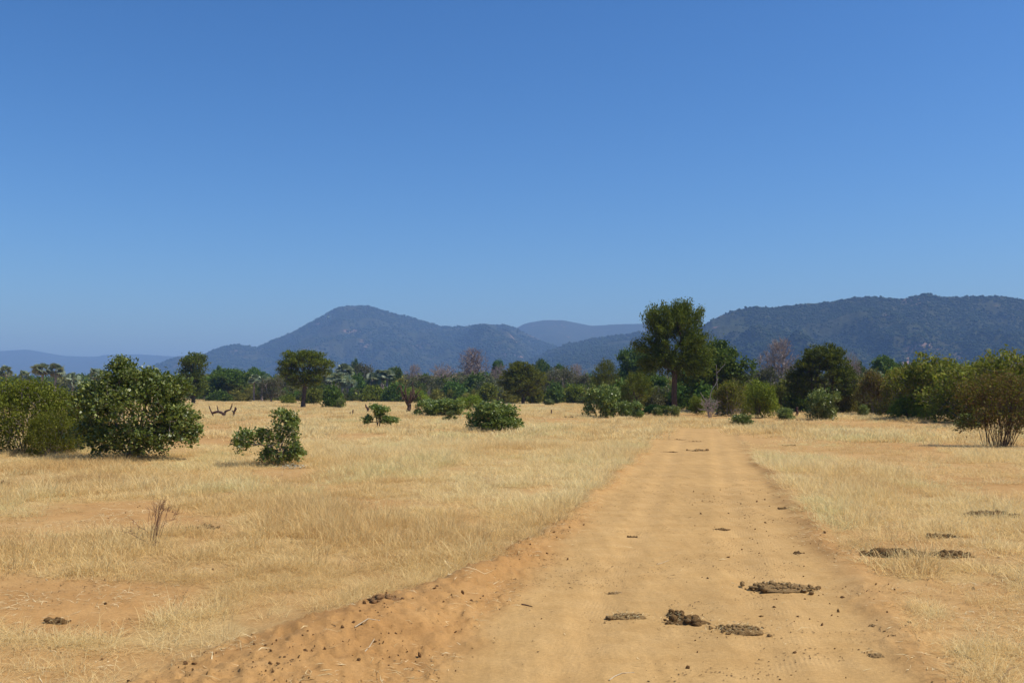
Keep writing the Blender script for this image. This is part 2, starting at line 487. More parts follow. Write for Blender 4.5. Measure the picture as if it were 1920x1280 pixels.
def land(x, y):
    """masks and height: dictionary of arrays"""
    x = np.asarray(x, float); y = np.asarray(y, float)
    s, t = road_co(x, y)
    wob = (fbm(x * 0.9, y * 0.9, 3, 3) - 0.5) * 0.7 + (fbm(x * 4, y * 4, 2, 4) - 0.5) * 0.18
    fade = 1 - sstep(ROAD_END - 3, ROAD_END + 3, t + wob * 4)
    fade = fade * sstep(-12, -8, t)
    road = (1 - sstep(HW - 0.30, HW + 0.22, np.abs(s) + wob * 0.55)) * fade
    ls = left_shoulder(t); rs = right_shoulder(t)
    sl = -s - HW; sr = s - HW
    wobb = wob * (0.4 + 0.5 * np.minimum(ls, 1))
    sh_l = (1 - sstep(ls - 0.22, ls + 0.18, sl + wobb)) * (s < 0) * fade
    sh_r = (1 - sstep(rs - 0.25, rs + 0.25, sr + wob * 0.5)) * (s >= 0) * fade
    shoulder = np.maximum(sh_l, sh_r)
    px, py = to_px(x, y)
    hp = 0.0
    wx = (fbm(x * 0.5, y * 0.5, 3, 8) - 0.5); wy = (fbm(x * 0.5, y * 0.5, 3, 9) - 0.5)
    for (cx, cy_, rx, ry, k) in BARE:
        q = ((px - cx) / rx + wx * 1.3) ** 2 + ((py - cy_) / ry + wy * 1.6) ** 2
        hp = np.maximum(hp, k * (1 - sstep(0.55, 1.25, q)) * (y > 2))
    clump = 0.0                                     # tussocks standing in the bare ground
    for (cx, cy_, rx, ry) in CLUMPS:
        q = ((px - cx) / rx + wx * 1.2) ** 2 + ((py - cy_) / ry + wy * 1.4) ** 2
        clump = np.maximum(clump, (1 - sstep(0.5, 1.2, q)) * (y > 2))
    hp = hp * (1 - clump)
    nat = fbm(x * 0.16, y * 0.07 + 5, 4, 21)
    patch = sstep(0.56, 0.68, nat) * 0.85 * (y > 14) * (1 - clump)
    fine = sstep(0.60, 0.75, fbm(x * 1.3, y * 0.9, 3, 77)) * 0.8
    bare = np.clip(np.maximum.reduce([road, shoulder, hp, patch, fine * 0.8]), 0, 1)
    red = np.clip(sstep(0.45, 0.7, fbm(x * 0.25, y * 0.2, 3, 41)) * 0.6 + sh_l * 0.3 * (t < 20) + hp * 0.15 * (py < 860), 0, 1)
    h = (fbm(x / 9, y / 9, 3, 51) - 0.5) * 0.16 + (fbm(x / 1.4, y / 1.4, 3, 52) - 0.5) * 0.05
    near = 1 - sstep(45, 90, np.hypot(x, y))
    hr = -0.05 + (fbm(x / 3, y / 5, 2, 53) - 0.5) * 0.018
    # wheel tracks
    for c in (-0.85, 0.75):
        hr = hr - 0.020 * np.exp(-((s + wob * 0.05 - c) / 0.20) ** 2) + 0.007 * np.exp(-((s + wob * 0.05 - c - 0.36) / 0.12) ** 2) + 0.007 * np.exp(-((s + wob * 0.05 - c + 0.36) / 0.12) ** 2)
    rl = road
    h = h * (1 - rl) + hr * rl
    amp = np.interp(t, [4, 7, 9, 12.2, 12.8, 15, 20, 40], [0.11, 0.13, 0.14, 0.17, 0.09, 0.06, 0.05, 0.03])
    amp = amp * (0.65 + 0.7 * fbm(x / 0.8, y / 0.8, 2, 54))
    crest = np.maximum(ls * 0.62, 0.22)
    wd = np.maximum(ls * 0.38, 0.2)
    berm = amp * np.exp(-(((sl + wobb * 0.5) - crest) / wd) ** 2) * fade
    berm = berm + 0.035 * np.exp(-((sr + wob * 0.4 - 0.18) / 0.2) ** 2) * fade
    rough = np.clip(sh_l * 1.2 * (t < 22) + 0.35 * sh_r + 0.25 * hp, 0, 1) * (1 - road * 0.8)
    clod = (fbm(x * 7, y * 7, 3, 55) - 0.5) * 0.075 + np.maximum(fbm(x * 17, y * 17, 2, 56) - 0.56, 0) * 0.13
    h = h + (berm + rough * clod) * near + (fbm(x * 9, y * 9, 2, 57) - 0.5) * 0.012 * near * (1 - road)
    h = h * near
    trk = sum(np.exp(-((s + wob * 0.05 - c) / 0.24) ** 4) for c in (-0.85, 0.75, 1.12)) * road
    return dict(trk=np.clip(trk, 0, 1), sco=s, h=h, road=road, bare=bare, red=red, s=s, t=t, hp=hp, sh_l=sh_l, sh_r=sh_r, fade=fade, px=px, py=py)
def hgt(x, y):
    return float(land(np.array([x]), np.array([y]))['h'][0])

def build_ground():
    ang = np.concatenate([np.radians(np.arange(-180, -40, 7.0)), np.radians(np.linspace(-40, 40, 470)), np.radians(np.arange(46, 180, 7.0))])
    rad = np.concatenate([np.geomspace(0.6, 4.2, 12)[:-1], np.geomspace(4.2, 70, 400)[:-1], np.geomspace(70, 400, 60)[:-1], np.geomspace(400, 18500, 32)])
    A, R = np.meshgrid(ang, rad)
    X = (R * np.sin(A)).ravel(); Y = (R * np.cos(A)).ravel()
    d = land(X, Y)
    V = np.stack([X, Y, d['h']], 1)
    na, nr = len(ang), len(rad)
    i = np.arange(nr - 1)[:, None] * na; j = np.arange(na)[None]; j2 = (j + 1) % na
    F = np.stack([i + j, i + j2, i + na + j2, i + na + j], -1).reshape(-1, 4)[:, ::-1]
    V = np.vstack([V, [[0, 0, 0]]])
    k = np.arange(na)
    T = np.stack([k, np.full(na, len(V) - 1), (k + 1) % na], 1)[:, ::-1]
    pad = lambda a: np.append(a, 0.0)
    me = npmesh('ground', V, [F, T], [M['ground']], smooth=True, vattr=dict(road=pad(d['road']), bare=pad(d['bare']), red=pad(d['red']), trk=pad(d['trk']), sco=pad(d['sco'])))
    o = link('ground', me)
    tag(o, 'sandy orange savanna soil with a pale dirt track running to the trees', kind='structure')
    return o
build_ground()

# ---------------------------------------------------------------- hills
HILL_PTS = {}
def hill(name, prof, D, seed, mat, label, nu=360, nv=56, front=0.60, gully=0.34, crestn=4.0):
    prof = np.asarray(prof, float)
    px = np.linspace(prof[0, 0], prof[-1, 0], nu)
    # smooth-ish interpolation of the ridge line
    py = np.interp(px, prof[:, 0], prof[:, 1])
    kern = np.hanning(9); kern /= kern.sum()
    py = np.convolve(np.pad(py, 4, mode='edge'), kern, 'valid')
    dx = (px - 960.0) / FPX; up = (640 - py) / FPX
    dy = CP - up * SP; dz = SP + up * CP
    Hc = CAMZ + dz / dy * D
    az = dx / dy
    Hc = np.maximum(Hc, 1.0) + (fbm(np.arange(nu) * 0.35, np.zeros(nu), 3, seed) - 0.5) * crestn
    v = np.concatenate([np.linspace(0, 1, nv), np.linspace(1, 1.5, 10)[1:]])
    U, Vv = np.meshgrid(np.arange(nu), v)
    dist = D * (front + (1 - front) * Vv)
    shape = np.where(Vv <= 1, Vv ** 1.25, np.maximum(0, 1 - ((Vv - 1) * 2) ** 1.2))
    X = az[U] * dist
    Y = dist
    span = D * 0.05
    g = np.abs(fbm(X / (span * 2.2) + Vv * 0.6, Vv * 1.5, 4, seed + 3) - 0.5) * 2
    g2 = fbm(X / (span * 0.5), Y / (span * 0.5), 4, seed + 5) - 0.5
    env = np.sin(np.pi * np.clip(Vv, 0, 1)) ** 0.8
    Z = Hc[U] * shape + Hc[U] * env * ((g - 0.35) * gully * 1.8 + g2 * gully * 0.9)
    Z = np.where(Vv >= 1.45, -3, Z)
    Z[0] = -3
    P = np.stack([X, Y, Z], -1)
    n0, n1 = P.shape[:2]
    i = np.arange(n0 - 1)[:, None] * n1; j = np.arange(n1 - 1)[None]
    F = np.stack([i + j, i + j + 1, i + n1 + j + 1, i + n1 + j], -1).reshape(-1, 4)
    o = link(name, npmesh(name, P.reshape(-1, 3), [F], [mat], smooth=True))
    tag(o, label, kind='structure')
    HILL_PTS[label] = P
    return P
P_far = hill('far_ridge', [(-700, 720), (-400, 690), (-200, 672), (-60, 662), (0, 658), (50, 655), (80, 660), (120, 667), (180, 669), (195, 665), (260, 664), (310, 667), (400, 672), (520, 690), (640, 715)],
             11800, 11, M['hill_far'], 'pale blue distant ridge low on the horizon at far left', gully=0.08, crestn=3)
P_main = hill('mountain', [(120, 735), (200, 712), (260, 694), (300, 681), (335, 667), (350, 668), (365, 671), (400, 655), (440, 645), (480, 651), (540, 626), (580, 606), (615, 586), (640, 574), (690, 573), (735, 587), (790, 600), (830, 612), (870, 612), (905, 606), (930, 610), (945, 607), (965, 614), (985, 625), (1020, 640), (1080, 665), (1160, 700), (1240, 735)],
              5600, 23, M['hill'], 'hazy blue mountain with a broad peak behind the left tree line', nu=520)
P_dome = hill('mountain', [(820, 735), (880, 690), (930, 640), (960, 619), (985, 606), (1020, 600), (1055, 600), (1090, 607), (1110, 611), (1150, 608), (1200, 607), (1260, 608), (1320, 612), (1400, 625), (1500, 650), (1620, 700), (1700, 735)],
              7800, 31, M['hill_far'], 'smooth rounded blue mountain farther back behind the gap', gully=0.10, crestn=2)
P_spur = hill('mountain', [(880, 735), (940, 702), (1000, 670), (1060, 646), (1120, 633), (1200, 622), (1300, 614), (1400, 620), (1500, 640), (1620, 690), (1720, 735)],
              4300, 43, M['hill'], 'low wooded spur running down behind the tall acacia', gully=0.12)
P_right = hill('mountain', [(1100, 735), (1180, 690), (1250, 648), (1300, 618), (1335, 600), (1370, 583), (1415, 574), (1445, 577), (1500, 570), (1560, 566), (1600, 558), (1640, 556), (1690, 561), (1710, 557), (1735, 550), (1765, 557), (1830, 556), (1880, 555), (1920, 562), (2000, 572), (2150, 590), (2350, 640), (2600, 735)],
               2950, 57, M['hill'], 'long wooded mountain ridge filling the right of the horizon', nu=620)

# ---------------------------------------------------------------- scattered stuff by instancing
def scatter(name, P, rot, scl, idx, tint, protos, label):
    me = bpy.data.meshes.new(name)
    n = len(P)
    me.vertices.add(n)
    me.vertices.foreach_set('co', np.ascontiguousarray(P, np.float32).ravel())
    a = me.attributes.new('rot', 'FLOAT_VECTOR', 'POINT'); a.data.foreach_set('vector', np.ascontiguousarray(rot, np.float32).ravel())
    a = me.attributes.new('scl', 'FLOAT_VECTOR', 'POINT'); a.data.foreach_set('vector', np.ascontiguousarray(scl, np.float32).ravel())
    a = me.attributes.new('idx', 'INT', 'POINT'); a.data.foreach_set('value', np.ascontiguousarray(idx, np.int32))
    a = me.attributes.new('tint', 'FLOAT', 'POINT'); a.data.foreach_set('value', np.ascontiguousarray(tint, np.float32))
    o = link(name, me)
    ng = bpy.data.node_groups.new(name + '_nodes', 'GeometryNodeTree')
    ng.interface.new_socket('Geometry', in_out='INPUT', socket_type='NodeSocketGeometry')
    ng.interface.new_socket('Geometry', in_out='OUTPUT', socket_type='NodeSocketGeometry')
    gi = ng.nodes.new('NodeGroupInput'); go = ng.nodes.new('NodeGroupOutput')
    ip = ng.nodes.new('GeometryNodeInstanceOnPoints')
    jn = ng.nodes.new('GeometryNodeJoinGeometry')
    for p in reversed(protos):
        oi = ng.nodes.new('GeometryNodeObjectInfo')
        oi.inputs['Object'].default_value = p
        oi.inputs['As Instance'].default_value = True
        ng.links.new(oi.outputs['Geometry'], jn.inputs[0])
    def na(nm, ty):
        q = ng.nodes.new('GeometryNodeInputNamedAttribute'); q.data_type = ty; q.inputs['Name'].default_value = nm
        return q.outputs['Attribute']
    ng.links.new(gi.outputs[0], ip.inputs['Points'])
    ng.links.new(jn.outputs[0], ip.inputs['Instance'])
    ip.inputs['Pick Instance'].default_value = True
    ng.links.new(na('idx', 'INT'), ip.inputs['Instance Index'])
    ng.links.new(na('rot', 'FLOAT_VECTOR'), ip.inputs['Rotation'])
    ng.links.new(na('scl', 'FLOAT_VECTOR'), ip.inputs['Scale'])
    ng.links.new(ip.outputs[0], go.inputs[0])
    md = o.modifiers.new('scatter', 'NODES')
    md.node_group = ng
    tag(o, label, kind='stuff')
    return o
def proto_obj(name, me):
    return bpy.data.objects.new(name, me)       # only instanced, never linked itself

ICO = {}
def ico(sub):
    if sub not in ICO:
        bm = bmesh.new(); bmesh.ops.create_icosphere(bm, subdivisions=sub, radius=1.0)
        bm.verts.ensure_lookup_table()
        ICO[sub] = (np.array([v.co[:] for v in bm.verts]), np.array([[v.index for v in f.verts] for f in bm.faces]))
        bm.free()
    return ICO[sub]

# woodland on the hillsides: small lumpy crowns
def hill_crown(seed):
    rng = np.random.default_rng(seed)
    Vs, Fs, Rs = [], [], []
    n0 = 0
    for k in range(3):
        V, F = ico(1)
        V = V * (1 + rng.normal(0, 0.18, (len(V), 1))) * rng.uniform(0.45, 0.75) * np.array([1, 1, 0.8]) + np.array([*rng.normal(0, 0.35, 2), 0.55 + rng.normal(0, 0.12)])
        Vs.append(V); Fs.append(F + n0); n0 += len(V); Rs.append(np.full(len(F), rng.random()) * 0.5 + rng.random(len(F)) * 0.5)
    return npmesh('hill_crown', np.vstack(Vs), [np.vstack(Fs)], [M['hillwood']], fattr=dict(rnd=np.concatenate(Rs)))
hill_protos = [proto_obj('hill_crown', hill_crown(s)) for s in (1, 2, 3)]
rng = np.random.default_rng(99)
def wood_on(P, n, smin, smax, seed, label, vmin=0.05):
    rng = np.random.default_rng(seed)
    nr = 56
    r = rng.uniform(vmin * (nr - 1), nr - 1.01, n * 2); c = rng.uniform(0, P.shape[1] - 1.01, n * 2)
    i = r.astype(int); j = c.astype(int); fr = (r - i)[:, None]; fc = (c - j)[:, None]
    Q = (P[i, j] * (1 - fr) + P[i + 1, j] * fr) * (1 - fc) + (P[i, j + 1] * (1 - fr) + P[i + 1, j + 1] * fr) * fc
    dens = fbm(Q[:, 0] / 150, Q[:, 1] / 150, 5, seed)
    keep = (rng.random(n * 2) < sstep(0.28, 0.50, dens)) & (Q[:, 2] > 3)
    Q = Q[keep][:n]; m = len(Q)
    s = rng.uniform(smin, smax, m) * np.exp(rng.normal(0, 0.25, m))
    Q[:, 2] -= 0.2 * s
    scatter('hillside_woodland', Q, np.stack([np.zeros(m), np.zeros(m), rng.uniform(0, 6.28, m)], 1), np.stack([s, s, s * rng.uniform(0.8, 1.2, m)], 1), rng.integers(0, 3, m), rng.random(m), hill_protos, label)
wood_on(P_main, 42000, 4.2, 8.0, 5, 'dark scrub woodland covering the slopes of the broad peak')
wood_on(P_spur, 24000, 3.6, 7.0, 6, 'dark scrub woodland covering the low spur behind the acacia')
wood_on(P_right, 52000, 2.5, 4.8, 7, 'dark scrub woodland covering the long right hand ridge')

# ---------------------------------------------------------------- plants: prototypes
PROTO = {}
def store(key, branches, crown, crownV, names=('trunk', 'crown'), extra=None):
    z = np.percentile(crownV[:, 2], 99.6)
    x0, x1 = np.percentile(crownV[:, 0], 0.7), np.percentile(crownV[:, 0], 99.3)
    PROTO[key] = dict(parts=[(names[0], branches)] + ([(names[1], crown)] if crown else []) + (extra or []), H=z, W=x1 - x0, cx=(x0 + x1) / 2)
def plant_proto(key, seed, lobes, nclump, nleaf, leaf, sig, mat, bark, roots, r_base, r_tip=0.012, names=('trunk', 'crown'), shell=0.45, zmin=0.15,
                aspect=0.55, up=0.7, dirw=0.6, spray=0.0, sides=5, seg=3, rise=0.1, jit=0.05, wpath=0.3, down=0.6, flat=1.0, outdir=0.6, extra_twigs=0, holes=0.0, flare=1.0, mat2=None, frac2=0.0, var=0.35, multi=0, spread=0.1):
    rng = np.random.default_rng(seed)
    T = lobe_points(rng, lobes, nclump, shell, zmin)
    if holes > 0:
        sc_ = max(lobes[0][3], 0.5)
        h = fbm(T[:, 0] / sc_ * 3 + 9, T[:, 2] / sc_ * 3 + T[:, 1] / sc_ * 1.7, 2, seed + 100)
        T = T[h > np.quantile(h, holes)]
    roots = np.asarray(roots, float)
    P, par = skeleton(rng, roots, T, seg, rise, jit, wpath, down, multi, spread)
    bm_ = branch_mesh(key + '_wood', P, par, r_tip, r_base, bark, sides, len(roots), flare)
    ctr = np.asarray(lobes, float)[:, :3].mean(0) - np.array([0, 0, 0.2])
    D = unit(unit(T - ctr) * outdir + np.array([0, 0, 0.35]) + rng.normal(0, 0.25, T.shape))
    V, F, r = leaf_cloud(rng, T, D, nleaf, sig, leaf, aspect, up, dirw, spray, flat=flat, var=var)
    V[:, 2] = np.maximum(V[:, 2], 0.02)
    mats = [mat] + ([mat2] if mat2 else [])
    cm = npmesh(key + '_crown', V, [F], mats, fattr=dict(rnd=r))
    if mat2:
        mi = (np.random.default_rng(seed + 1).random(len(F)) < frac2).astype(np.int32)
        cm.polygons.foreach_set('material_index', mi)
    store(key, bm_, cm, V, names)

# --- the tall ragged acacia by the road
def stem(pts):
    return np.asarray(pts, float)
plant_proto('acacia_main', 3, [(0.1, 0, 7.9, 2.9, 2.7, 2.4), (-1.9, 0.2, 6.7, 1.7, 1.8, 1.3), (2.0, 0.1, 6.7, 1.7, 1.8, 1.5), (-1.5, 0, 9.7, 1.6, 1.6, 1.25), (1.2, 0.3, 10.0, 1.7, 1.6, 1.35), (0.1, 0.2, 9.9, 1.6, 1.5, 1.1), (-0.7, -0.8, 5.7, 1.9, 1.5, 1.0), (1.2, 0.5, 5.3, 1.8, 1.5, 1.1), (0.2, -0.6, 6.4, 2.2, 1.4, 1.2), (2.3, 0.3, 5.2, 1.3, 1.3, 0.9), (-1.9, 0.3, 5.5, 1.2, 1.3, 0.8)],
            1080, 46, 0.20, 0.17, M['acacia'], M['bark_brown'], stem([(0.0, 0, -0.2), (0.03, 0, 1.0), (-0.03, 0, 2.2), (0.03, 0, 3.4), (0.06, 0, 4.6), (0.05, 0, 5.6)]), 0.29, 0.015,
            shell=0.15, zmin=4.0, aspect=0.36, up=0.6, dirw=1.0, spray=1.2, seg=4, outdir=1.2, holes=0.10, sides=7, flare=1.35, mat2=M['acacia_olive'], frac2=0.3)
# --- flat topped acacia in the left middle distance
plant_proto('acacia_umbrella', 8, [(0.2, 0, 6.9, 3.0, 3.0, 1.3), (-1.6, 0.3, 7.0, 1.7, 1.8, 1.2), (1.0, 0, 8.0, 2.2, 2.0, 0.9), (-0.8, 0, 8.2, 2.2, 2.0, 0.8), (2.6, 0.2, 6.6, 1.7, 1.8, 0.9), (-2.1, 0, 5.5, 1.5, 1.6, 0.9), (0.3, -0.5, 4.9, 2.4, 1.8, 1.1), (-0.8, 0.2, 4.0, 1.9, 1.6, 0.9), (1.8, .2, 5.1, 1.9, 1.6, 0.9), (0.8, 0.1, 4.0, 1.6, 1.5, 0.7), (-2.0, 0.1, 6.3, 1.7, 1.6, 0.9)],
            560, 28, 0.24, 0.26, M['acacia_olive'], M['bark'], stem([(0, 0, -0.2), (-0.05, 0, 1.0), (0.1, 0, 2.2), (0.15, 0, 3.3), (0.1, 0, 4.6)]), 0.30, 0.02, shell=0.3, zmin=3.2, aspect=0.45, up=1.0, spray=0.5, flat=0.55, flare=1.4, sides=6)
# --- dense dome shaped acacias
for k, (sd, mt) in enumerate(((12, 'acacia_olive'), (13, 'acacia'), (14, 'acacia'))):
    r_ = np.random.default_rng(sd)
    lob = [(0, 0, 4.7, 4.2, 4.0, 3.6), (-2.4, 0, 4.4, 2.6, 2.5, 2.5), (2.5, 0.2, 4.3, 2.5, 2.5, 2.4), (0.3, 0, 7.2, 2.8, 2.6, 1.6), (-1.7, 0.3, 6.6, 2.0, 2.0, 1.5), (1.9, 0, 6.7, 2.0, 2.0, 1.5), (-3.2, 0, 3.2, 1.7, 1.8, 1.4), (3.3, 0, 3.1, 1.6, 1.8, 1.4)]
    lob = [tuple(np.array(l) * (1 + r_.normal(0, 0.06, 6))) for l in lob]
    plant_proto('acacia_dome%d' % k, sd, lob, 760, 26, 0.27, 0.28, M[mt], M['bark'], stem([(0, 0, -0.2), (0.05, 0, 0.8), (0.0, 0, 1.7), (0.1, 0, 2.6)]), 0.32, 0.02, shell=0.45, zmin=1.3, aspect=0.5, up=0.9, spray=0.45, flat=0.5, holes=0.05, flare=1.3)
# --- feathery upright acacias
plant_proto('acacia_feather', 18, [(0, 0, 5.0, 2.6, 2.4, 2.4), (-1.5, 0, 4.2, 1.8, 1.8, 1.6), (1.6, 0, 4.0, 1.9, 1.8, 1.8), (0.2, 0, 6.7, 1.6, 1.5, 1.3), (2.2, 0.1, 2.8, 1.4, 1.4, 1.1)], 420, 26, 0.22, 0.22, M['acacia_olive'], M['bark'],
            stem([(0, 0, -0.2), (0.1, 0, 0.9), (0, 0, 1.8)]), 0.2, 0.015, shell=0.3, zmin=1.6, aspect=0.35, up=0.7, dirw=1.0, spray=0.8, flat=0.6, outdir=1.0, holes=0.2)
# --- broad leaved trees built of many lobes
def lobed(seed, n, R, H, z0, rmin, rmax, flatz=0.75):
    r_ = np.random.default_rng(seed)
    out = [(0, 0, (H + z0) / 2, R * 0.62, R * 0.62, (H - z0) * 0.42)]
    for i in range(n):
        a = r_.uniform(0, 6.283); q = R * math.sqrt(r_.random()) * 0.8
        rr = r_.uniform(rmin, rmax)
        zz = z0 + (H - z0) * r_.uniform(0.15, 0.98) * (1 - 0.42 * (q / R) ** 2)
        out.append((q * math.cos(a), q * math.sin(a), max(zz - rr * 0.6, z0 + 0.4 * rr), rr, rr, rr * flatz))
    return out
for k, sd in enumerate((22, 25, 29)):
    plant_proto('broad%d' % k, sd, lobed(sd, 15, 3.9, 8.6, 1.6, 1.0, 1.8), 620, 26, 0.29, 0.30, M['broad'], M['bark'], stem([(0, 0, -0.2), (0.1, 0, 1.0), (0.0, 0, 2.2), (0.1, 0, 3.2)]), 0.3, 0.02, shell=0.55, zmin=1.3, aspect=0.62, up=0.7, holes=0.15)
plant_proto('slim', 33, [(0, 0, 7.5, 2.0, 2.0, 1.8), (-0.3, 0, 5.2, 1.9, 1.9, 2.0), (0.4, 0, 3.2, 1.8, 1.8, 1.8), (0.5, 0, 8.8, 1.5, 1.5, 0.9), (-0.9, 0, 8.0, 1.3, 1.3, 0.9), (-.5, 0, 2.0, 1.4, 1.4, 1.3)], 420, 24, 0.25, 0.27, M['acacia'], M['bark'], stem([(0, 0, -0.2), (0, 0, 1.2), (0.1, 0, 3), (0, 0, 5)]), 0.3, 0.02, shell=0.5, zmin=0.6, aspect=0.5, up=0.6)
# --- grey-green thin crowned scrub trees
for k, sd in enumerate((41, 44)):
    plant_proto('greyscrub%d' % k, sd, lobed(sd, 12, 3.0, 5.6, 1.0, 0.9, 1.5), 480, 13, 0.21, 0.26, M['grey'], M['bark_grey'], stem([(0, 0, -0.2), (0.1, 0, 0.8), (0.0, 0, 1.6)]), 0.16, 0.018, shell=0.4, zmin=0.7, aspect=0.5, up=0.4, jit=0.09)
# --- leafless baobab-like trees: all branches
def bare_tree(key, seed, lobes, n, r_base, r_tip, root, mat, ntw=5, tw=0.9, mattw=None):
    rng = np.random.default_rng(seed)
    T = lobe_points(rng, lobes, n, 0.15, 2.5)
    P, par = skeleton(rng, np.asarray(root, float), T, 4, 0.14, 0.07, 0.22, 0.9)
    wood = branch_mesh(key + '_wood', P, par, r_tip, r_base, mat, 6, len(root), 1.2)
    ctr = np.array([0, 0, lobes[0][2] - lobes[0][5]])
    D = unit(unit(T - ctr) + rng.normal(0, 0.3, T.shape))
    C = np.repeat(T, ntw, 0); DD = unit(np.repeat(D, ntw, 0) + rng.normal(0, 0.55, (len(T) * ntw, 3)))
    E = C + DD * rng.uniform(0.4, 1.0, (len(C), 1)) * tw
    V, F = frustums(C, E, np.full(len(C), r_tip * 0.8), np.full(len(C), r_tip * 0.35), 3)
    cm = npmesh(key + '_twigs', V, [F], [mattw or M['twig']], fattr=dict(rnd=np.repeat(rng.random(len(C)), 3)))
    store(key, wood, cm, V)
bare_tree('bare0', 51, [(0, 0, 8.6, 4.4, 4.2, 4.4), (-2.6, 0, 6.4, 2.6, 2.6, 2.6), (2.6, 0, 6.8, 2.6, 2.6, 2.6), (0.4, 0, 11.4, 2.2, 2.2, 1.8)], 520, 0.75, 0.045, [(0, 0, -0.3), (0.1, 0, 1.2), (0.0, 0, 2.4)], M['bark_grey'], 3, 1.1)
bare_tree('bare1', 54, [(0, 0, 7.2, 4.0, 3.8, 3.2), (-2.2, 0, 6.2, 2.4, 2.4, 2.2), (2.4, 0, 6.0, 2.2, 2.6, 2.2)], 420, 0.5, 0.04, [(0, 0, -0.3), (0.2, 0, 1.2), (0.1, 0, 2.2)], M['bark_grey'], 3, 1.0)
bare_tree('bare2', 57, [(0, 0, 8.0, 3.4, 3.4, 3.4), (0.4, 0, 11.0, 1.9, 1.9, 1.7), (-1.8, 0, 6.0, 2.2, 2.2, 2.0), (2.0, 0, 6.2, 2.2, 2.0, 2.2)], 640, 0.42, 0.028, [(0, 0, -0.3), (-0.1, 0, 1.5), (0.0, 0, 3.0)], M['bark_grey'], 4, 0.9)
# --- fan palms
def palm(key, seed, H, nf, R):
    rng = np.random.default_rng(seed)
    zs = np.linspace(-0.2, H, 9)
    bend = rng.normal(0, 0.25, 2)
    pts = np.stack([bend[0] * (zs / H) ** 2, bend[1] * (zs / H) ** 2, zs], 1)
    V, F = frustums(pts[:-1], pts[1:], np.linspace(0.26, 0.17, 8), np.linspace(0.25, 0.16, 8), 7)
    trunk = npmesh(key + '_trunk', V, [F], [M['bark_grey']], smooth=True)
    def fans(n, el0, el1, rad, pet):
        Vs = []; rn = []
        for i in range(n):
            a = rng.uniform(0, 6.283); e = rng.uniform(el0, el1)
            d = np.array([math.cos(a) * math.cos(e), math.sin(a) * math.cos(e), math.sin(e)])
            c = pts[-1] + d * pet * rng.uniform(0.7, 1.1)
            side = unit(np.cross(d, [0, 0, 1.0]) + rng.normal(0, 0.15, 3)); upv = np.cross(side, d)
            ro = rng.normal(0, 0.8); side, upv = side * math.cos(ro) + upv * math.sin(ro), upv * math.cos(ro) - side * math.sin(ro)
            rr = rad * rng.uniform(0.8, 1.15); g = rng.random()
            # stalk
            Vs.append([pts[-1], pts[-1] + side * 0.03, c + side * 0.02, c]); rn.append(g)
            for th in np.linspace(-1.9, 1.9, 13):
                b = d * math.cos(th) + side * math.sin(th)
                w = np.cross(upv, b)
                tip = c + b * rr * (1 - 0.12 * abs(th)) - np.array([0, 0, 0.22 * rr]) + upv * rng.normal(0, 0.06)
                m = c + b * rr * 0.55
                Vs.append([c, m + w * rr * 0.10, tip, m - w * rr * 0.10]); rn.append(min(1, max(0, g * 0.7 + 0.3 * rng.random())))
        Vs = np.array(Vs)
        return Vs.reshape(-1, 3), np.arange(len(Vs) * 4).reshape(-1, 4), np.array(rn)
    V, F, r = fans(nf, -0.75, 1.4, R, R * 0.75)
    crown = npmesh(key + '_crown', V, [F], [M['palm']], fattr=dict(rnd=r))
    V2, F2, r2 = fans(nf // 3, -1.35, -0.6, R * 0.8, R * 0.7)
    skirt = npmesh(key + '_dead_fronds', V2, [F2], [M['deadfrond']], fattr=dict(rnd=r2))
    store(key, trunk, crown, V, ('trunk', 'crown'), [('dead_fronds', skirt)])
palm('palm0', 61, 8.0, 34, 1.15)
palm('palm1', 64, 7.0, 30, 1.25)
palm('palm2', 67, 5.0, 26, 1.3)
# --- shrubs
SH = ('stems', 'foliage')
def stems0():
    return stem([(0, 0, -0.15), (0, 0, 0.05)])
# the big mopane bush on the left (about 4 m wide, 3.3 m tall)
plant_proto('mopane_big', 71, [(0.0, 0, 1.45, 1.55, 1.35, 1.25), (-0.2, 0, 2.35, 0.95, 0.9, 0.65), (-0.35, 0, 2.95, 0.40, 0.4, 0.42), (0.95, 0, 2.15, 0.75, 0.8, 0.62), (-1.1, 0, 1.75, 0.70, 0.8, 0.75), (1.3, 0, 1.3, 0.65, 0.7, 0.6), (-1.0, 0, 0.75, 0.85, 0.8, 0.55), (0.9, 0, 0.7, 0.95, 0.8, 0.5), (0.1, -0.5, 0.7, 1.1, 0.8, 0.5), (1.35, 0, 2.35, 0.35, 0.4, 0.35), (0.35, 0, 2.65, 0.4, 0.4, 0.3), (1.85, 0, 0.95, 0.3, 0.35, 0.22), (-1.35, 0, 2.25, 0.32, 0.3, 0.3)],
            1450, 24, 0.082, 0.085, M['mopane'], M['bark_grey'], stems0(), 0.07, 0.005, SH, shell=0.42, zmin=0.06, aspect=0.68, up=0.55, dirw=0.5, spray=0.12, wpath=0.12, holes=0.10, rise=0.16, multi=9, spread=0.3)
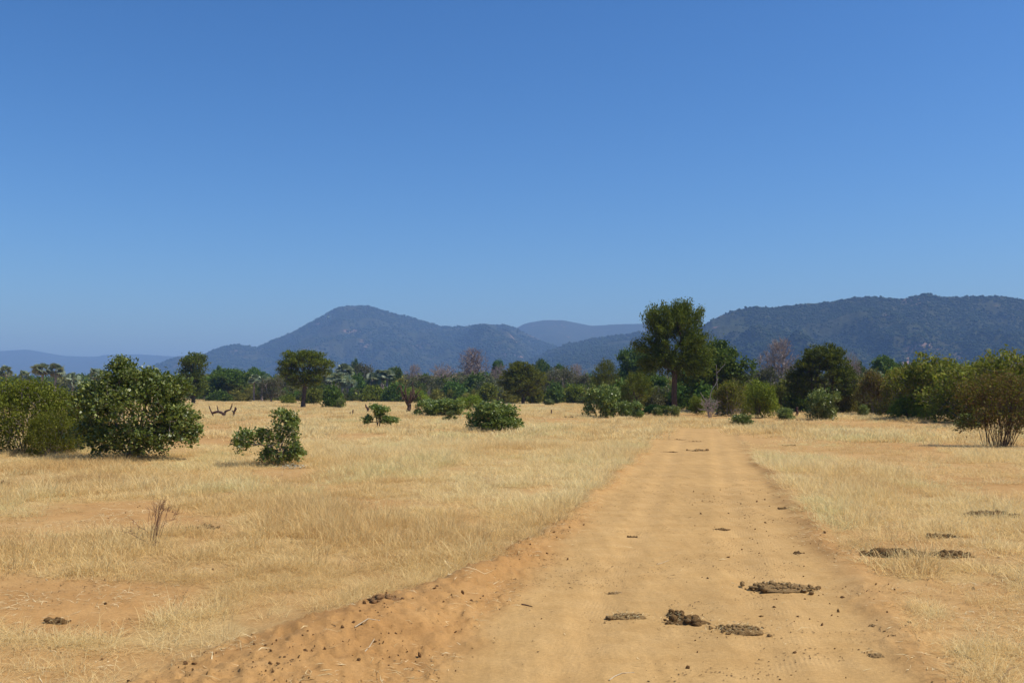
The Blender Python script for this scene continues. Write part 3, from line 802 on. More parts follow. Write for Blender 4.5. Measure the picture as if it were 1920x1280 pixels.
# the small one in front of it: low left lobe, tall right lobe
plant_proto('mopane_small', 73, [(0.25, 0, 0.62, 0.48, 0.45, 0.55), (0.35, 0, 1.15, 0.36, 0.35, 0.42), (0.18, 0, 1.52, 0.24, 0.24, 0.20), (0.52, 0, 1.35, 0.20, 0.25, 0.22), (-0.62, 0, 0.82, 0.42, 0.35, 0.30), (-0.85, 0, 0.62, 0.28, 0.3, 0.22), (-0.2, 0, 0.98, 0.16, 0.2, 0.2), (0.1, 0, 0.3, 0.45, 0.4, 0.25), (0.62, 0, 0.35, 0.3, 0.3, 0.2)],
            520, 12, 0.068, 0.055, M['mopane'], M['bark_grey'], stems0(), 0.03, 0.004, SH, multi=6, spread=0.12, shell=0.4, zmin=0.08, aspect=0.70, up=0.5, dirw=0.5, spray=0.08, wpath=0.12, holes=0.15, rise=0.1)
# dense fine leaved thicket bushes
for k, (sd, mt, wd) in enumerate(((75, 'thicket', 1.0), (76, 'olive', 1.0), (77, 'thicket', 1.0))):
    r_ = np.random.default_rng(sd)
    lob = [(0, 0, 1.15, 1.9, 1.6, 1.25), (-1.1, 0, 1.2, 1.1, 1.1, 1.0), (1.1, 0, 1.15, 1.1, 1.1, 0.95), (0.3, 0, 1.9, 1.0, 1.0, 0.65), (-0.6, 0, 1.95, 0.9, 0.9, 0.55), (1.5, 0, 0.7, 0.8, 0.9, 0.6), (-1.5, 0, 0.7, 0.8, 0.9, 0.6), (0, -0.6, 0.7, 1.3, 0.8, 0.6)]
    lob = [tuple(np.array(l) * (1 + r_.normal(0, 0.09, 6))) for l in lob]
    plant_proto('thicket%d' % k, sd, lob, 1150, 24, 0.078, 0.10, M[mt], M['bark_grey'], stems0(), 0.05, 0.005, SH, shell=0.5, zmin=0.05, aspect=0.5, up=0.6, spray=0.22, wpath=0.12, holes=0.06, multi=9, spread=0.5)
for k, (sd, m1, m2) in enumerate(((175, 'olive', 'thicket'), (176, 'thicket', 'olive'), (178, 'olive', 'brownleaf'))):
    plant_proto('thicket_far%d' % k, sd, lobed(sd, 14, 2.2, 2.9, 0.1, 0.45, 0.95, 0.9), 900, 13, 0.135, 0.13, M[m1], M['bark_grey'], stems0(), 0.05, 0.007, SH, shell=0.45, zmin=0.05, aspect=0.5, up=0.6, spray=0.3, wpath=0.1, holes=0.14, multi=12, spread=0.8, mat2=M[m2], frac2=0.35)
# generic leafy shrubs
for k, sd in enumerate((81, 82, 83)):
    plant_proto('shrub%d' % k, sd, lobed(sd, 9, 1.35, 2.0, 0.15, 0.4, 0.75, 0.9), 460, 19, 0.11, 0.10, M['mopane'], M['bark'], stems0(), 0.035, 0.005, SH, multi=7, spread=0.3, shell=0.4, zmin=0.03, aspect=0.62, up=0.6, spray=0.15, wpath=0.12, holes=0.15, rise=0.15)
for k, sd in enumerate((84, 85)):
    plant_proto('shrub_lime%d' % k, sd, lobed(sd, 8, 1.35, 2.1, 0.15, 0.45, 0.8, 0.9), 420, 20, 0.11, 0.11, M['lime'], M['bark'], stems0(), 0.035, 0.005, SH, multi=7, spread=0.3, shell=0.45, zmin=0.03, aspect=0.5, up=0.6, spray=0.18, wpath=0.12, holes=0.1)
# far undergrowth shrubs with coarser leaf clumps
for k, (sd, mt) in enumerate(((86, 'broad'), (87, 'thicket'), (88, 'olive'), (89, 'grey'))):
    plant_proto('scrub%d' % k, sd, lobed(sd, 8, 1.9, 2.8, 0.1, 0.6, 1.1, 0.85), 300, 16, 0.25, 0.24, M[mt], M['bark'], stems0(), 0.06, 0.012, SH, multi=6, spread=0.4, shell=0.5, zmin=0.05, aspect=0.6, up=0.7, wpath=0.15, holes=0.1)
# sparse sapling with bare lower branches
plant_proto('sapling', 91, [(-0.55, 0, 0.55, 0.30, 0.3, 0.32), (0.45, 0, 0.55, 0.40, 0.35, 0.30), (0.2, 0, 1.25, 0.45, 0.4, 0.25), (-0.15, 0, 1.45, 0.3, 0.3, 0.18), (0.85, 0, 0.5, 0.22, 0.2, 0.18), (0.05, 0, 0.9, 0.25, 0.25, 0.3)], 300, 14, 0.09, 0.08, M['mopane'], M['bark'], stems0(), 0.04, 0.008, SH, multi=5, spread=0.15, shell=0.3, zmin=0.12, aspect=0.6, up=0.6, spray=0.08, wpath=0.1, rise=0.05)
# brown-green bush on the right with a fan of bare stems
rb = np.random.default_rng(95)
plant_proto('stem_bush', 95, [(0.0, 0, 2.2, 1.6, 1.3, 0.95), (-0.8, 0, 1.9, 1.0, 1.0, 0.9), (0.9, 0, 2.0, 1.1, 1.0, 0.9), (0.2, 0, 2.9, 1.1, 1.0, 0.55), (-0.9, 0, 2.6, 0.7, 0.8, 0.55), (1.2, 0, 2.7, 0.8, 0.8, 0.6), (-1.25, 0, 0.95, 0.45, 0.5, 0.4), (1.5, 0, 1.3, 0.5, 0.6, 0.6), (-.4, -.3, 1.3, .9, .7, .5), (0.3, -.4, 1.1, 1.3, .8, .6), (-0.9, -.2, 1.3, .8, .7, .6)],
            900, 16, 0.075, 0.11, M['brownleaf'], M['bark_brown'], stems0(), 0.024, 0.006, SH, multi=80, spread=0.55, shell=0.2, zmin=0.45, aspect=0.5, up=0.5, spray=0.15, wpath=0.02, down=0.2, rise=0.08, jit=0.05, holes=0.1, mat2=M['thicket'], frac2=0.4)
# leafless twig bushes
def twig_bush(key, seed, H, W, n, mat, r_base, r_tip, arch=0.0, ntw=3, tw=0.25, lob=None, multi=6, spread=0.1):
    rng = np.random.default_rng(seed)
    T = lobe_points(rng, lob or [(0, 0, H * 0.62, W * 0.5, W * 0.45, H * 0.4)], n, 0.2, H * 0.12)
    P, par = skeleton(rng, stems0(), T, 4, 0.18 + arch, 0.06, 0.02, 0.3, multi, spread)
    wood = branch_mesh(key + '_wood', P, par, r_tip, r_base, mat, 5, 2)
    C = np.repeat(T, ntw, 0); DD = unit(np.repeat(unit(T), ntw, 0) + rng.normal(0, 0.5, (len(C), 3)))
    E = C + DD * rng.uniform(0.3, 1, (len(C), 1)) * tw
    V, F = frustums(C, E, np.full(len(C), r_tip), np.full(len(C), r_tip * 0.4), 3)
    store(key, wood, npmesh(key + '_twigs', V, [F], [mat], fattr=dict(rnd=np.repeat(rng.random(len(C)), 3))), V, ('stems', 'twigs'))
twig_bush('twig_red', 101, 0.68, 0.85, 46, M['redtwig'], 0.0050, 0.0024, -0.1, 3, 0.16, [(0.12, 0, 0.42, 0.28, 0.25, 0.26), (-0.25, 0, 0.25, 0.22, 0.2, 0.18), (0.1, 0, 0.55, 0.2, 0.2, 0.12)], multi=18, spread=0.05)
twig_bush('twig_grey', 103, 1.9, 1.9, 110, M['bark_grey'], 0.04, 0.011, 0, 4, 0.35)

# ---------------------------------------------------------------- placing plants
COUNT = {}
def plant(key, x, top, w, label, cat, base=None, depth=None, name=None, rot=None, group=None, dz=-0.03, fx=1.0, deep=None):
    pr = PROTO[key]
    if base is not None:
        gx, gy = G(x, base)
    else:
        gx, gy, _ = at(x, 736, depth)
    h = at(x, top, gy)[2]
    z = hgt(gx, gy) + dz
    sz = max(h - z, 0.1) / pr['H']
    sx = (w / FPX * gy) / pr['W']
    r = np.random.default_rng(int(abs(x) * 7 + top)).uniform(0, 6.283) if rot is None else rot
    root = bpy.data.objects.new(name or cat, None)
    COL.objects.link(root)
    root.empty_display_size = 0.3
    root.location = (gx - (pr['cx'] * sx if rot is not None else 0), gy, z)
    root.rotation_euler = (0, 0, r)
    root.scale = (sx * fx, sx if deep is None else sx * deep, sz)
    tag(root, label, cat, group)
    for nm, me in pr['parts']:
        ch = link(nm, me, root)
        if nm == 'twigs' or key.startswith('bare') and nm == 'crown':
            ch['kind'] = 'stuff'
    return root
T_, B_ = 'tree', 'shrub'
# trees that stand clear
plant('acacia_main', 1265, 566, 134, 'tall ragged dark green acacia beside the end of the dirt track', T_, base=779, name='acacia_tree', rot=0.0)
plant('broad0', 1337, 641, 122, 'glossy broad leaved tree just right of the tall ragged acacia', T_, depth=112, name='broadleaf_tree')
plant('broad1', 1190, 655, 74, 'dark round crowned tree showing left behind the tall ragged acacia', T_, depth=205, name='broadleaf_tree')
plant('acacia_feather', 1136, 674, 68, 'cone topped acacia behind the dark bush left of the tall acacia', T_, depth=150, name='acacia_tree')
plant('acacia_feather', 1197, 696, 78, 'low feathery acacia close left of the tall acacia trunk', T_, depth=116, name='acacia_tree', rot=2.1)
plant('acacia_dome0', 981, 679, 98, 'wide dome shaped acacia standing at the centre field edge', T_, base=758, name='acacia_tree')
plant('acacia_umbrella', 572, 657, 98, 'flat topped acacia alone at the field edge below the peak', T_, base=763, name='acacia_tree', rot=0.0)
plant('slim', 362, 662, 56, 'tall slim dark tree right behind the big leafy bush', T_, base=758, name='columnar_tree')
plant('broad2', 430, 692, 92, 'broad dark green tree right of the tall slim tree', T_, depth=258, name='broadleaf_tree')
plant('acacia_dome1', 1541, 647, 130, 'dense dark dome crowned acacia right of the leafless grey tree', T_, depth=106, name='acacia_tree')
plant('bare0', 886, 651, 78, 'large leafless grey baobab rising above the middle tree line', T_, depth=300, name='baobab_tree')
plant('bare2', 1459, 634, 84, 'leafless grey tree left behind the dense dark dome crowned acacia', T_, depth=150, name='bare_tree')
plant('bare1', 830, 681, 62, 'leafless grey tree left of the large baobab', T_, depth=292, name='bare_tree')
plant('bare2', 776, 683, 44, 'small leafless grey tree behind the lime green bush', T_, depth=312, name='bare_tree')
plant('bare1', 938, 682, 44, 'leafless grey tree between the baobab and the dome acacia', T_, depth=298, name='bare_tree', rot=1.0)
plant('bare2', 1083, 682, 46, 'leafless pinkish tree right of the dome shaped acacia', T_, depth=285, name='bare_tree', rot=2.2)
plant('bare1', 1598, 662, 40, 'thin leafless tree peeping out right of the dark dome acacia', T_, depth=150, name='bare_tree', rot=4.0)
plant('greyscrub0', 1046, 687, 66, 'grey green thin crowned tree right of the dome shaped acacia', T_, depth=252, name='scrub_tree')
plant('greyscrub1', 1096, 703, 46, 'small rounded grey tree left of the cone topped acacia', T_, depth=215, name='scrub_tree')
plant('greyscrub0', 509, 707, 44, 'grey brown dome shaped scrub tree left of the flat topped acacia', T_, depth=240, name='scrub_tree')
plant('greyscrub1', 682, 682, 52, 'rounded olive grey tree between the two groups of fan palms', T_, depth=310, name='scrub_tree')
plant('greyscrub0', 868, 702, 50, 'grey scrub tree low in front of the large baobab', T_, depth=262, name='scrub_tree')
plant('greyscrub1', 800, 705, 60, 'grey green scrub tree below the small leafless trees', T_, depth=270, name='scrub_tree')
plant('broad0', 665, 674, 20, 'far dark tree poking up behind the olive grey tree', T_, depth=420, name='broadleaf_tree')
plant('broad1', 741, 689, 32, 'dark blue green tree right of the fan palms', T_, depth=310, name='broadleaf_tree')
plant('broad2', 1018, 675, 34, 'dark tree rising behind the right side of the dome acacia', T_, depth=340, name='broadleaf_tree')
plant('broad1', 1048, 684, 26, 'small dark tree behind the grey green thin crowned tree', T_, depth=340, name='broadleaf_tree')
plant('broad0', 410, 687, 24, 'far dark tree behind the broad dark green tree', T_, depth=400, name='broadleaf_tree')
plant('broad2', 1664, 669, 74, 'dark round tree above the right hand thicket', T_, depth=200, name='broadleaf_tree')
plant('broad0', 1611, 679, 26, 'small dark tree between the dome acacia and the thicket', T_, depth=190, name='broadleaf_tree')
plant('broad1', 934, 676, 24, 'far dark tree top behind the gap right of the baobab', T_, depth=400, name='broadleaf_tree')
plant('broad2', 480, 690, 40, 'dark tree behind the pale fan palms left of the flat topped acacia', T_, depth=330, name='broadleaf_tree')
plant('greyscrub1', 546, 688, 40, 'grey green tree half hidden behind the flat topped acacia', T_, depth=300, name='scrub_tree')
plant('greyscrub0', 1380, 700, 62, 'grey olive tree between the broad leaved tree and the leafless tree', T_, depth=125, name='scrub_tree')
plant('greyscrub1', 1440, 690, 70, 'dark olive tree under the leafless grey tree', T_, depth=135, name='scrub_tree')
plant('broad2', 1290, 690, 60, 'dark tree in shade behind the tall acacia trunk', T_, depth=140, name='broadleaf_tree')
plant('broad1', 1230, 705, 60, 'dark low tree in shade left behind the tall acacia trunk', T_, depth=150, name='broadleaf_tree')
plant('greyscrub0', 1620, 700, 50, 'thin grey tree left of the right hand thicket', T_, depth=130, name='scrub_tree')
plant('broad0', 1715, 680, 60, 'dark tree top behind the middle of the right hand thicket', T_, depth=190, name='broadleaf_tree', rot=2.0)
# fan palms
PALMS = [(80, 681, 36, 'palm0', 262, 'left one of the twin tall fan palms above the left thicket'), (103, 681, 34, 'palm1', 262, 'right one of the twin tall fan palms above the left thicket'),
         (12, 685, 24, 'palm0', 262, 'single fan palm nearest the left picture edge'), (44, 694, 22, 'palm1', 262, 'low fan palm between the edge palm and the twin palms'),
         (178, 690, 30, 'palm1', 262, 'fan palm left behind the top of the big leafy bush'), (136, 697, 24, 'palm2', 262, 'low fan palm right of the twin tall palms'),
         (476, 701, 26, 'palm1', 252, 'dark trunked fan palm right of the broad dark green tree'), (491, 704, 30, 'palm0', 250, 'pale fan palm left of the grey brown dome scrub tree'),
         (616, 690, 34, 'palm2', 270, 'grey fan palm just right of the flat topped acacia'), (641, 682, 36, 'palm0', 265, 'tallest pale fan palm right of the flat topped acacia'),
         (632, 699, 38, 'palm1', 255, 'lower pale fan palm in front of the tallest pale one'), (652, 702, 30, 'palm2', 258, 'drooping fan palm on the right of the first palm group'),
         (697, 697, 30, 'palm2', 268, 'left palm of the second palm group below the peak'), (712, 693, 28, 'palm1', 270, 'middle palm of the second palm group below the peak'), (725, 692, 32, 'palm0', 268, 'right palm of the second palm group below the peak'),
         (1635, 692, 40, 'palm1', 165, 'grey green fan palm above the left end of the right thicket')]
for (x, top, w, key, dp, lab) in PALMS:
    plant(key, x, top, w, lab, 'palm', depth=dp, name='fan_palm', group='fan palms in the tree line')
# near bushes, left
plant('mopane_big', 254, 674, 222, 'big leafy green bush on the left standing in dry grass', B_, base=862, name='mopane_bush', rot=0.0)
plant('mopane_small', 503, 767, 128, 'small lopsided leafy bush right of the big bush', B_, base=872, name='mopane_bush', rot=0.0)
plant('thicket0', 58, 711, 205, 'dense fine leaved green thicket at the left picture edge', B_, base=852, name='thicket_bush', rot=0.0)
plant('thicket2', 96, 772, 110, 'low green scrub at the foot of the left thicket', B_, base=856, name='thicket_bush')
plant('thicket2', 145, 748, 80, 'dark low thicket between the left thicket and the big bush', B_, depth=37, name='thicket_bush')
plant('sapling', 713, 757, 64, 'sparse sapling with bare lower branches in the open field', B_, base=801, name='sapling', rot=0.0)
# middle shrubs
SHR = [('shrub0', 926, 752, 100, 808, None, 'rounded dark leafy shrub alone in the grass at picture centre', 0.0),
       ('shrub1', 803, 748, 46, 781, None, 'left end of the low leafy shrubs left of picture centre', None), ('shrub2', 830, 747, 56, 781, None, 'middle of the low leafy shrubs left of picture centre', None), ('shrub0', 856, 750, 40, 779, None, 'right end of the low leafy shrubs left of picture centre', None),
       ('shrub_lime0', 887, 741, 38, 771, None, 'yellow green shrub above the rounded dark leafy shrub', None),
       ('shrub_lime1', 779, 727, 46, 757, None, 'lime green dome shaped bush behind the dead broken shrub', 0.0),
       ('shrub1', 1131, 722, 62, 783, None, 'dark upright leafy bush left of the tall acacia', None), ('shrub2', 1178, 752, 34, 783, None, 'low dark shrub right of the dark upright leafy bush', None),
       ('sapling', 1195, 752, 36, 787, None, 'thin olive shrub left of the tall acacia trunk', None), ('shrub_lime0', 1227, 758, 36, 778, None, 'low yellow green shrub near the tall acacia trunk', None),
       ('shrub0', 1234, 763, 20, 784, None, 'little dark shrub at the left foot of the tall acacia', None), ('shrub1', 1262, 760, 28, 784, None, 'little leafy shrub hugging the tall acacia trunk', None),
       ('thicket_far0', 1375, 714, 76, 780, None, 'olive scrubby bush over the fallen dead branches', None), ('shrub_lime1', 1430, 712, 60, 784, None, 'bright green shrub right of the fallen dead branches', 0.0),
       ('thicket_far1', 1480, 713, 54, 769, None, 'rounded green bush under the dark dome acacia left side', None), ('shrub2', 1397, 776, 38, 799, None, 'small low shrub in the grass right of the track end', None),
       ('shrub0', 1472, 764, 42, 788, None, 'low sprawling shrub below the rounded green bush', None), ('shrub1', 1541, 730, 62, 788, None, 'full green shrub in front of the dark dome acacia', None),
       ('scrub2', 1590, 721, 42, 775, None, 'taller olive bush right behind the full green shrub', None), ('thicket_far2', 1640, 697, 76, 779, None, 'pale olive bush at the left end of the right thicket', None),
       ('thicket_far0', 1692, 690, 90, 784, None, 'twiggy olive thicket with a fallen pale branch beneath', None), ('thicket_far1', 1762, 666, 130, 788, None, 'tall olive green thicket in the right middle ground', None),
       ('shrub_lime0', 1709, 742, 56, 788, None, 'brighter green bush at the foot of the tall olive thicket', None), ('thicket_far1', 1838, 672, 150, 793, None, 'olive thicket filling the gap before the right edge', None),
       ('thicket_far1', 1912, 658, 150, 802, None, 'bright topped leafy bush behind the bare stemmed bush at right', None),
       ('shrub0', 1818, 776, 40, 806, None, 'dark green low foliage left of the bare stemmed bush', None),
       ('stem_bush', 1880, 698, 165, 836, None, 'brown green bush on a fan of bare stems at right edge', 0.0),
       ('scrub0', 624, 722, 42, 765, None, 'dark bush right of the flat topped acacia trunk', None), ('shrub1', 637, 746, 18, 766, None, 'small bright shrub at the right of that dark bush by the acacia', None),
       ('scrub1', 588, 728, 40, None, 190, 'leafy bush just right of the flat topped acacia trunk', None), ('scrub0', 412, 733, 42, None, 235, 'low rounded bush left under the broad dark green tree', None),
       ('scrub2', 447, 732, 40, None, 240, 'low olive bush right under the broad dark green tree', None), ('scrub1', 541, 740, 30, 757, None, 'low grey green bush left of the flat topped acacia trunk', None),
       ('scrub1', 700, 722, 50, None, 235, 'low green bush below the second palm group', None), ('scrub0', 742, 720, 46, None, 225, 'dark green bush right below the second palm group', None),
       ('scrub0', 850, 715, 50, None, 240, 'dark green bush left below the large baobab', None), ('scrub1', 915, 718, 46, None, 215, 'green bush right below the large baobab', None),
       ('scrub2', 955, 735, 34, 757, None, 'low bush at the left foot of the dome acacia', None), ('scrub1', 1006, 728, 34, 757, None, 'green bush at the right foot of the dome acacia', None),
       ('scrub0', 1040, 718, 44, None, 205, 'dark green bush below the grey green thin crowned tree', None), ('scrub1', 1078, 720, 48, None, 200, 'blue green bush left of the dark upright bush', None),
       ('shrub2', 1028, 748, 16, 761, None, 'tiny round bush at the field edge right of the dome acacia', None), ('shrub0', 1618, 758, 20, 781, None, 'small stump like shrub left of the right thicket', None),
       ('scrub0', 1500, 722, 50, None, 112, 'dark bush deep in shade under the dome acacia left side', None), ('scrub0', 1575, 715, 50, None, 112, 'dark bush deep in shade under the dome acacia right side', None),
       ('scrub0', 1320, 722, 60, None, 108, 'dark bush in shade below the glossy broad leaved tree', None), ('scrub1', 1410, 722, 50, None, 100, 'green bush behind the bright green shrub', None),
       ('sapling', 845, 769, 26, 791, None, 'pale little sapling below the low leafy shrubs', None), ('scrub0', 1165, 716, 50, None, 125, 'dark bush between the dark upright bush and the low feathery acacia', None)]
for (key, x, top, w, base, dp, lab, rot) in SHR:
    plant(key, x, top, w, lab, B_, base=base, depth=dp, name='shrub', rot=rot)
plant('twig_red', 283, 928, 105, 'leafless reddish twig shrub in the bare strip at left', B_, base=1018, name='dry_twig_shrub', rot=0.0)
plant('twig_grey', 1331, 744, 40, 'leafless grey twig bush right of the tall acacia trunk', B_, base=785, name='dry_twig_shrub')
plant('shrub_lime1', 1303, 742, 30, 'dark stemmed bush with a yellowish top right of the acacia', B_, base=778, name='shrub')

# ---------------------------------------------------------------- dead wood
def wood_piece(name, paths, mat, label, cat, loc_px=None, loc=None):
    """paths: list of (points, radii) in metres from the base; each path is a part"""
    x, y = loc if loc is not None else G(*loc_px)
    rng = np.random.default_rng(int(abs(x * 100) + y))
    base = (x, y, hgt(x, y) + (0.1 if name == 'dead_branch' else -0.05))
    root = None
    if len(paths) > 1:
        root = link(name, None, None, base); root.empty_display_size = 0.3
        tag(root, label, cat)
    for i, (pts, rad) in enumerate(paths):
        pts = np.asarray(pts, float); rad = np.asarray(rad, float)
        u = np.linspace(0, len(pts) - 1, (len(pts) - 1) * 4 + 1)          # finer, slightly crooked
        q = np.stack([np.interp(u, np.arange(len(pts)), pts[:, k]) for k in range(3)], 1)
        rr = np.interp(u, np.arange(len(pts)), rad)
        q[1:] += rng.normal(0, 1, (len(q) - 1, 3)) * rr[1:, None] * 0.25
        V, F = frustums(q[:-1], q[1:], rr[:-1], rr[1:], 7)
        n0 = len(V)
        V = np.vstack([V, (q[-1] + unit(q[-1] - q[-2]) * rr[-1] * 0.8)[None]])   # broken end
        k = np.arange(7) + n0 - 7
        T = np.stack([k, np.roll(k, -1), np.full(7, n0)], 1)
        me = npmesh('branch', V, [F, T], [mat], smooth=True)
        if root is None:
            o = link(name, me, None, base); tag(o, label, cat); root = o
        else:
            link('branch', me, root)
    return root
wood_piece('dead_branch', [([(-0.6, 0, 0.0), (-0.75, 0, 0.35), (-0.95, 0, 0.75), (-1.0, 0, 0.95)], [0.07, 0.06, 0.05, 0.03]), ([(-0.75, 0, 0.35), (-0.2, 0.05, 0.42), (0.15, 0, 0.35), (0.35, 0, 0.05)], [0.10, 0.11, 0.11, 0.12]), ([(-0.2, .05, .42), (-0.25, 0, 0.75), (-0.3, 0, 1.0)], [.06, .05, .02]),
                            ([(0.35, 0, 0.0), (0.4, 0, 0.45), (0.85, 0, 0.6), (1.0, 0, 1.0), (1.02, 0, 1.15)], [0.12, 0.1, 0.06, 0.05, 0.03]), ([(1.15, 0, 0), (1.2, 0, 0.4), (1.35, 0, 0.7), (1.3, 0, .8)], [0.09, 0.09, 0.1, 0.05]), ([(1.2, 0, .35), (1.05, 0, .5), (1.0, 0, .6)], [.05, .04, .02])],
           M['darkwood'], 'dark fallen dead branches with upturned ends in the open left field', 'dead wood', (413, 783))
def stump(x, y, h, r, lab, mat='darkwood'):
    wood_piece('stump', [([(0, 0, 0), (0.02, 0, h * 0.5), (0.05, 0, h)], [r, r * 0.85, r * 0.65])], M[mat], lab, 'stump', (x, y))
stump(661, 778, 0.55, 0.09, 'tallest of three thin stumps left of the sparse sapling')
stump(656, 777, 0.28, 0.06, 'short thin stump left beside the tallest one by the sapling')
stump(669, 780, 0.20, 0.07, 'lowest stump right of the tallest one by the sapling')
stump(1033, 777, 0.50, 0.09, 'thin dark stump in the field right of picture centre')
stump(1010, 774, 0.28, 0.07, 'little dark stump left of the thin dark stump')
wood_piece('stump', [([(0, 0, 0), (0.05, 0, 0.35), (-0.15, 0, 0.7), (-0.22, 0, 0.95)], [0.12, 0.13, 0.09, 0.05]), ([(0.05, 0, .3), (0.2, 0, .5)], [.09, .05])], M['darkwood'], 'crooked leaning stump just left of the sparse sapling', 'stump', (689, 773))
wood_piece('stump', [([(0, 0, 0), (0.02, 0, 0.5), (0.03, 0, 0.9)], [0.13, 0.12, 0.09]), ([(0, 0, .15), (0.25, 0, .02)], [.08, .04])], M['darkwood'], 'reddish upright stump right of the low sprawling shrub', 'stump', (1494, 781))
wood_piece('dead_tree', [([(0, 0, 0), (0.1, 0, 1.2), (0.3, 0, 2.4), (0.7, 0, 3.0), (1.0, 0.1, 3.6)], [0.06, 0.055, 0.05, 0.04, 0.02]), ([(0.9, 0.1, 0), (0.92, 0.1, 2.0), (0.88, 0.1, 3.4), (0.85, 0.1, 4.9)], [0.045, 0.04, 0.035, 0.02]), ([(0.88, 0.1, 4.1), (1.3, 0.1, 4.6), (1.7, 0.1, 5.0)], [0.045, 0.035, 0.02]), ([(0.1, 0, 1.2), (-0.4, 0, 1.7), (-0.75, 0, 2.3)], [0.06, 0.04, 0.02])],
           M['deadwood'], 'pale leafless dead trunks leaning among bushes right of the acacia', 'dead tree', (1328, 779))
rngb = np.random.default_rng(9)
ds = [([(0, 0, 0), (0.02, 0, 0.6), (-0.03, 0, 1.3)], [0.26, 0.22, 0.20])]
for i in range(22):
    a = rngb.uniform(0, 6.283); o_ = rngb.uniform(0.3, 1.35); z_ = rngb.uniform(1.9, 3.9) * (1 - 0.25 * o_ / 1.35)
    c_ = np.array([math.cos(a), math.sin(a) * 0.8, 0])
    b_ = c_ * 0.10 + np.array([0, 0, rngb.uniform(0.7, 1.25)])
    tip = c_ * o_ + np.array([0, 0, z_])
    mid = (b_ + tip) / 2 + c_ * rngb.uniform(0.0, 0.35) + np.array([0, 0, rngb.uniform(-0.1, 0.25)])
    ends = [tip]
    if rngb.random() < 0.5: ends.append(tip + c_ * 0.4 - np.array([0, 0, rngb.uniform(0.2, 0.7)]))
    ds.append(([b_, mid] + ends, [0.085, 0.06] + [0.045, 0.03][:len(ends)]))
wood_piece('dead_shrub', ds, M['bark_brown'], 'dead broken shrub with bare curved branches before the lime bush', 'shrub', (766, 774))
rngb = np.random.default_rng(5)
fp = []
for i in range(26):
    a = rngb.uniform(-0.5, 0.5) + (math.pi if rngb.random() < 0.3 else 0); Lb = rngb.uniform(0.8, 2.2)
    sx, sy = rngb.uniform(-1.6, 1.4), rngb.uniform(-0.5, 0.5); z0 = rngb.uniform(0.05, 0.5)
    fp.append(([(sx, sy, z0), (sx + Lb * 0.5 * math.cos(a), sy + 0.3 * math.sin(a), z0 + rngb.uniform(0.1, 0.5)), (sx + Lb * math.cos(a), sy + 0.5 * math.sin(a), z0 + rngb.uniform(-0.2, 0.35) + 0.15)], [0.05, 0.035, 0.015]))
wood_piece('fallen_branches', fp, M['deadwood'], 'heap of fallen grey dead branches under the olive scrubby bush', 'dead wood', (1368, 779))
wood_piece('fallen_branch', [([(0, 0, 0.05), (0.7, 0, 0.3), (1.5, 0.1, 0.75), (2.2, 0.1, 1.0)], [0.07, 0.07, 0.05, 0.03]), ([(0.9, 0, .35), (1.5, 0, .3), (2.3, 0, .35)], [.05, .04, .02])], M['deadwood'], 'pale fallen branch at the left foot of the right thicket', 'dead wood', (1652, 780))

# ---------------------------------------------------------------- mounds, dung, sticks
def lump_mesh(name, L, W, H, n, cmin, cmax, seed, mat, sub=2, skew=0.0, fib=0, fibmat=None):
    """a heap of rough clods over an elongated footprint"""
    rng = np.random.default_rng(seed)
    Vs, Fs, n0 = [], [], 0
    V0, F0 = ico(sub); V1, F1 = ico(1)
    # low base crust
    B, BF = ico(3)
    nz = fbm(B[:, 0] * 2.2 + seed, B[:, 1] * 2.2, 3, seed)
    b = B * (0.45 + 0.95 * nz[:, None]) * np.array([L / 2, W / 2, H * 0.55])
    nz2 = fbm(b[:, 0] / 0.035, b[:, 1] / 0.035, 3, seed + 2)
    b[:, 2] = np.where(b[:, 2] > 0, b[:, 2] + (nz2 - 0.5) * 0.035 * min(1, H / 0.05), b[:, 2])
    Vs.append(b); Fs.append(BF); n0 += len(b)
    for i in range(n):
        small = rng.random() < 0.6
        Vv, Ff = (V1, F1) if small else (V0, F0)
        r = rng.uniform(cmin, cmax) * (0.5 if small else 1.0)
        q = rng.normal(0, 0.24, 2); q = np.clip(q, -0.52, 0.52)
        c = np.array([q[0] * L, q[1] * W, max(0.0, H * (0.55 - 0.9 * (q ** 2).sum()) + rng.uniform(-0.3, 0.3) * r)])
        d = 1 + 0.28 * np.sin(Vv @ rng.normal(0, 3, 3) + rng.uniform(0, 6)) * np.sin(Vv @ rng.normal(0, 4, 3)) + rng.normal(0, 0.05, len(Vv))
        v = Vv * d[:, None] * r * rng.uniform(0.75, 1.25, 3) * np.array([1, 1, 0.75]) + c
        Vs.append(v); Fs.append(Ff + n0); n0 += len(v)
    mats = [mat]
    V = np.vstack(Vs); F = np.vstack(Fs)
    faces = [F]
    if fib:
        k = fib
        c = np.stack([rng.normal(0, 0.3, k) * L, rng.normal(0, 0.3, k) * W, np.abs(rng.normal(0.5, 0.3, k)) * H], 1)
        a = unit(rng.normal(0, 1, (k, 3)) * np.array([1, 1, 0.35])); s = unit(np.cross(a, rng.normal(0, 1, (k, 3))))
        ln = rng.uniform(0.02, 0.07, (k, 1)); w = 0.0022
        q = np.stack([c - a * ln / 2, c + s * w, c + a * ln / 2, c - s * w], 1).reshape(-1, 3)
        faces.append(np.arange(4 * k).reshape(-1, 4) + n0)
        V = np.vstack([V, q]); mats.append(M['litter'])
    rn = np.random.default_rng(seed).random(sum(len(f) for f in faces))
    me = npmesh(name, V, faces, mats, smooth=True, fattr=dict(rnd=rn))
    if fib:
        mi = np.zeros(len(me.polygons), np.int32); mi[len(F):] = 1
        me.polygons.foreach_set('material_index', mi)
    return me
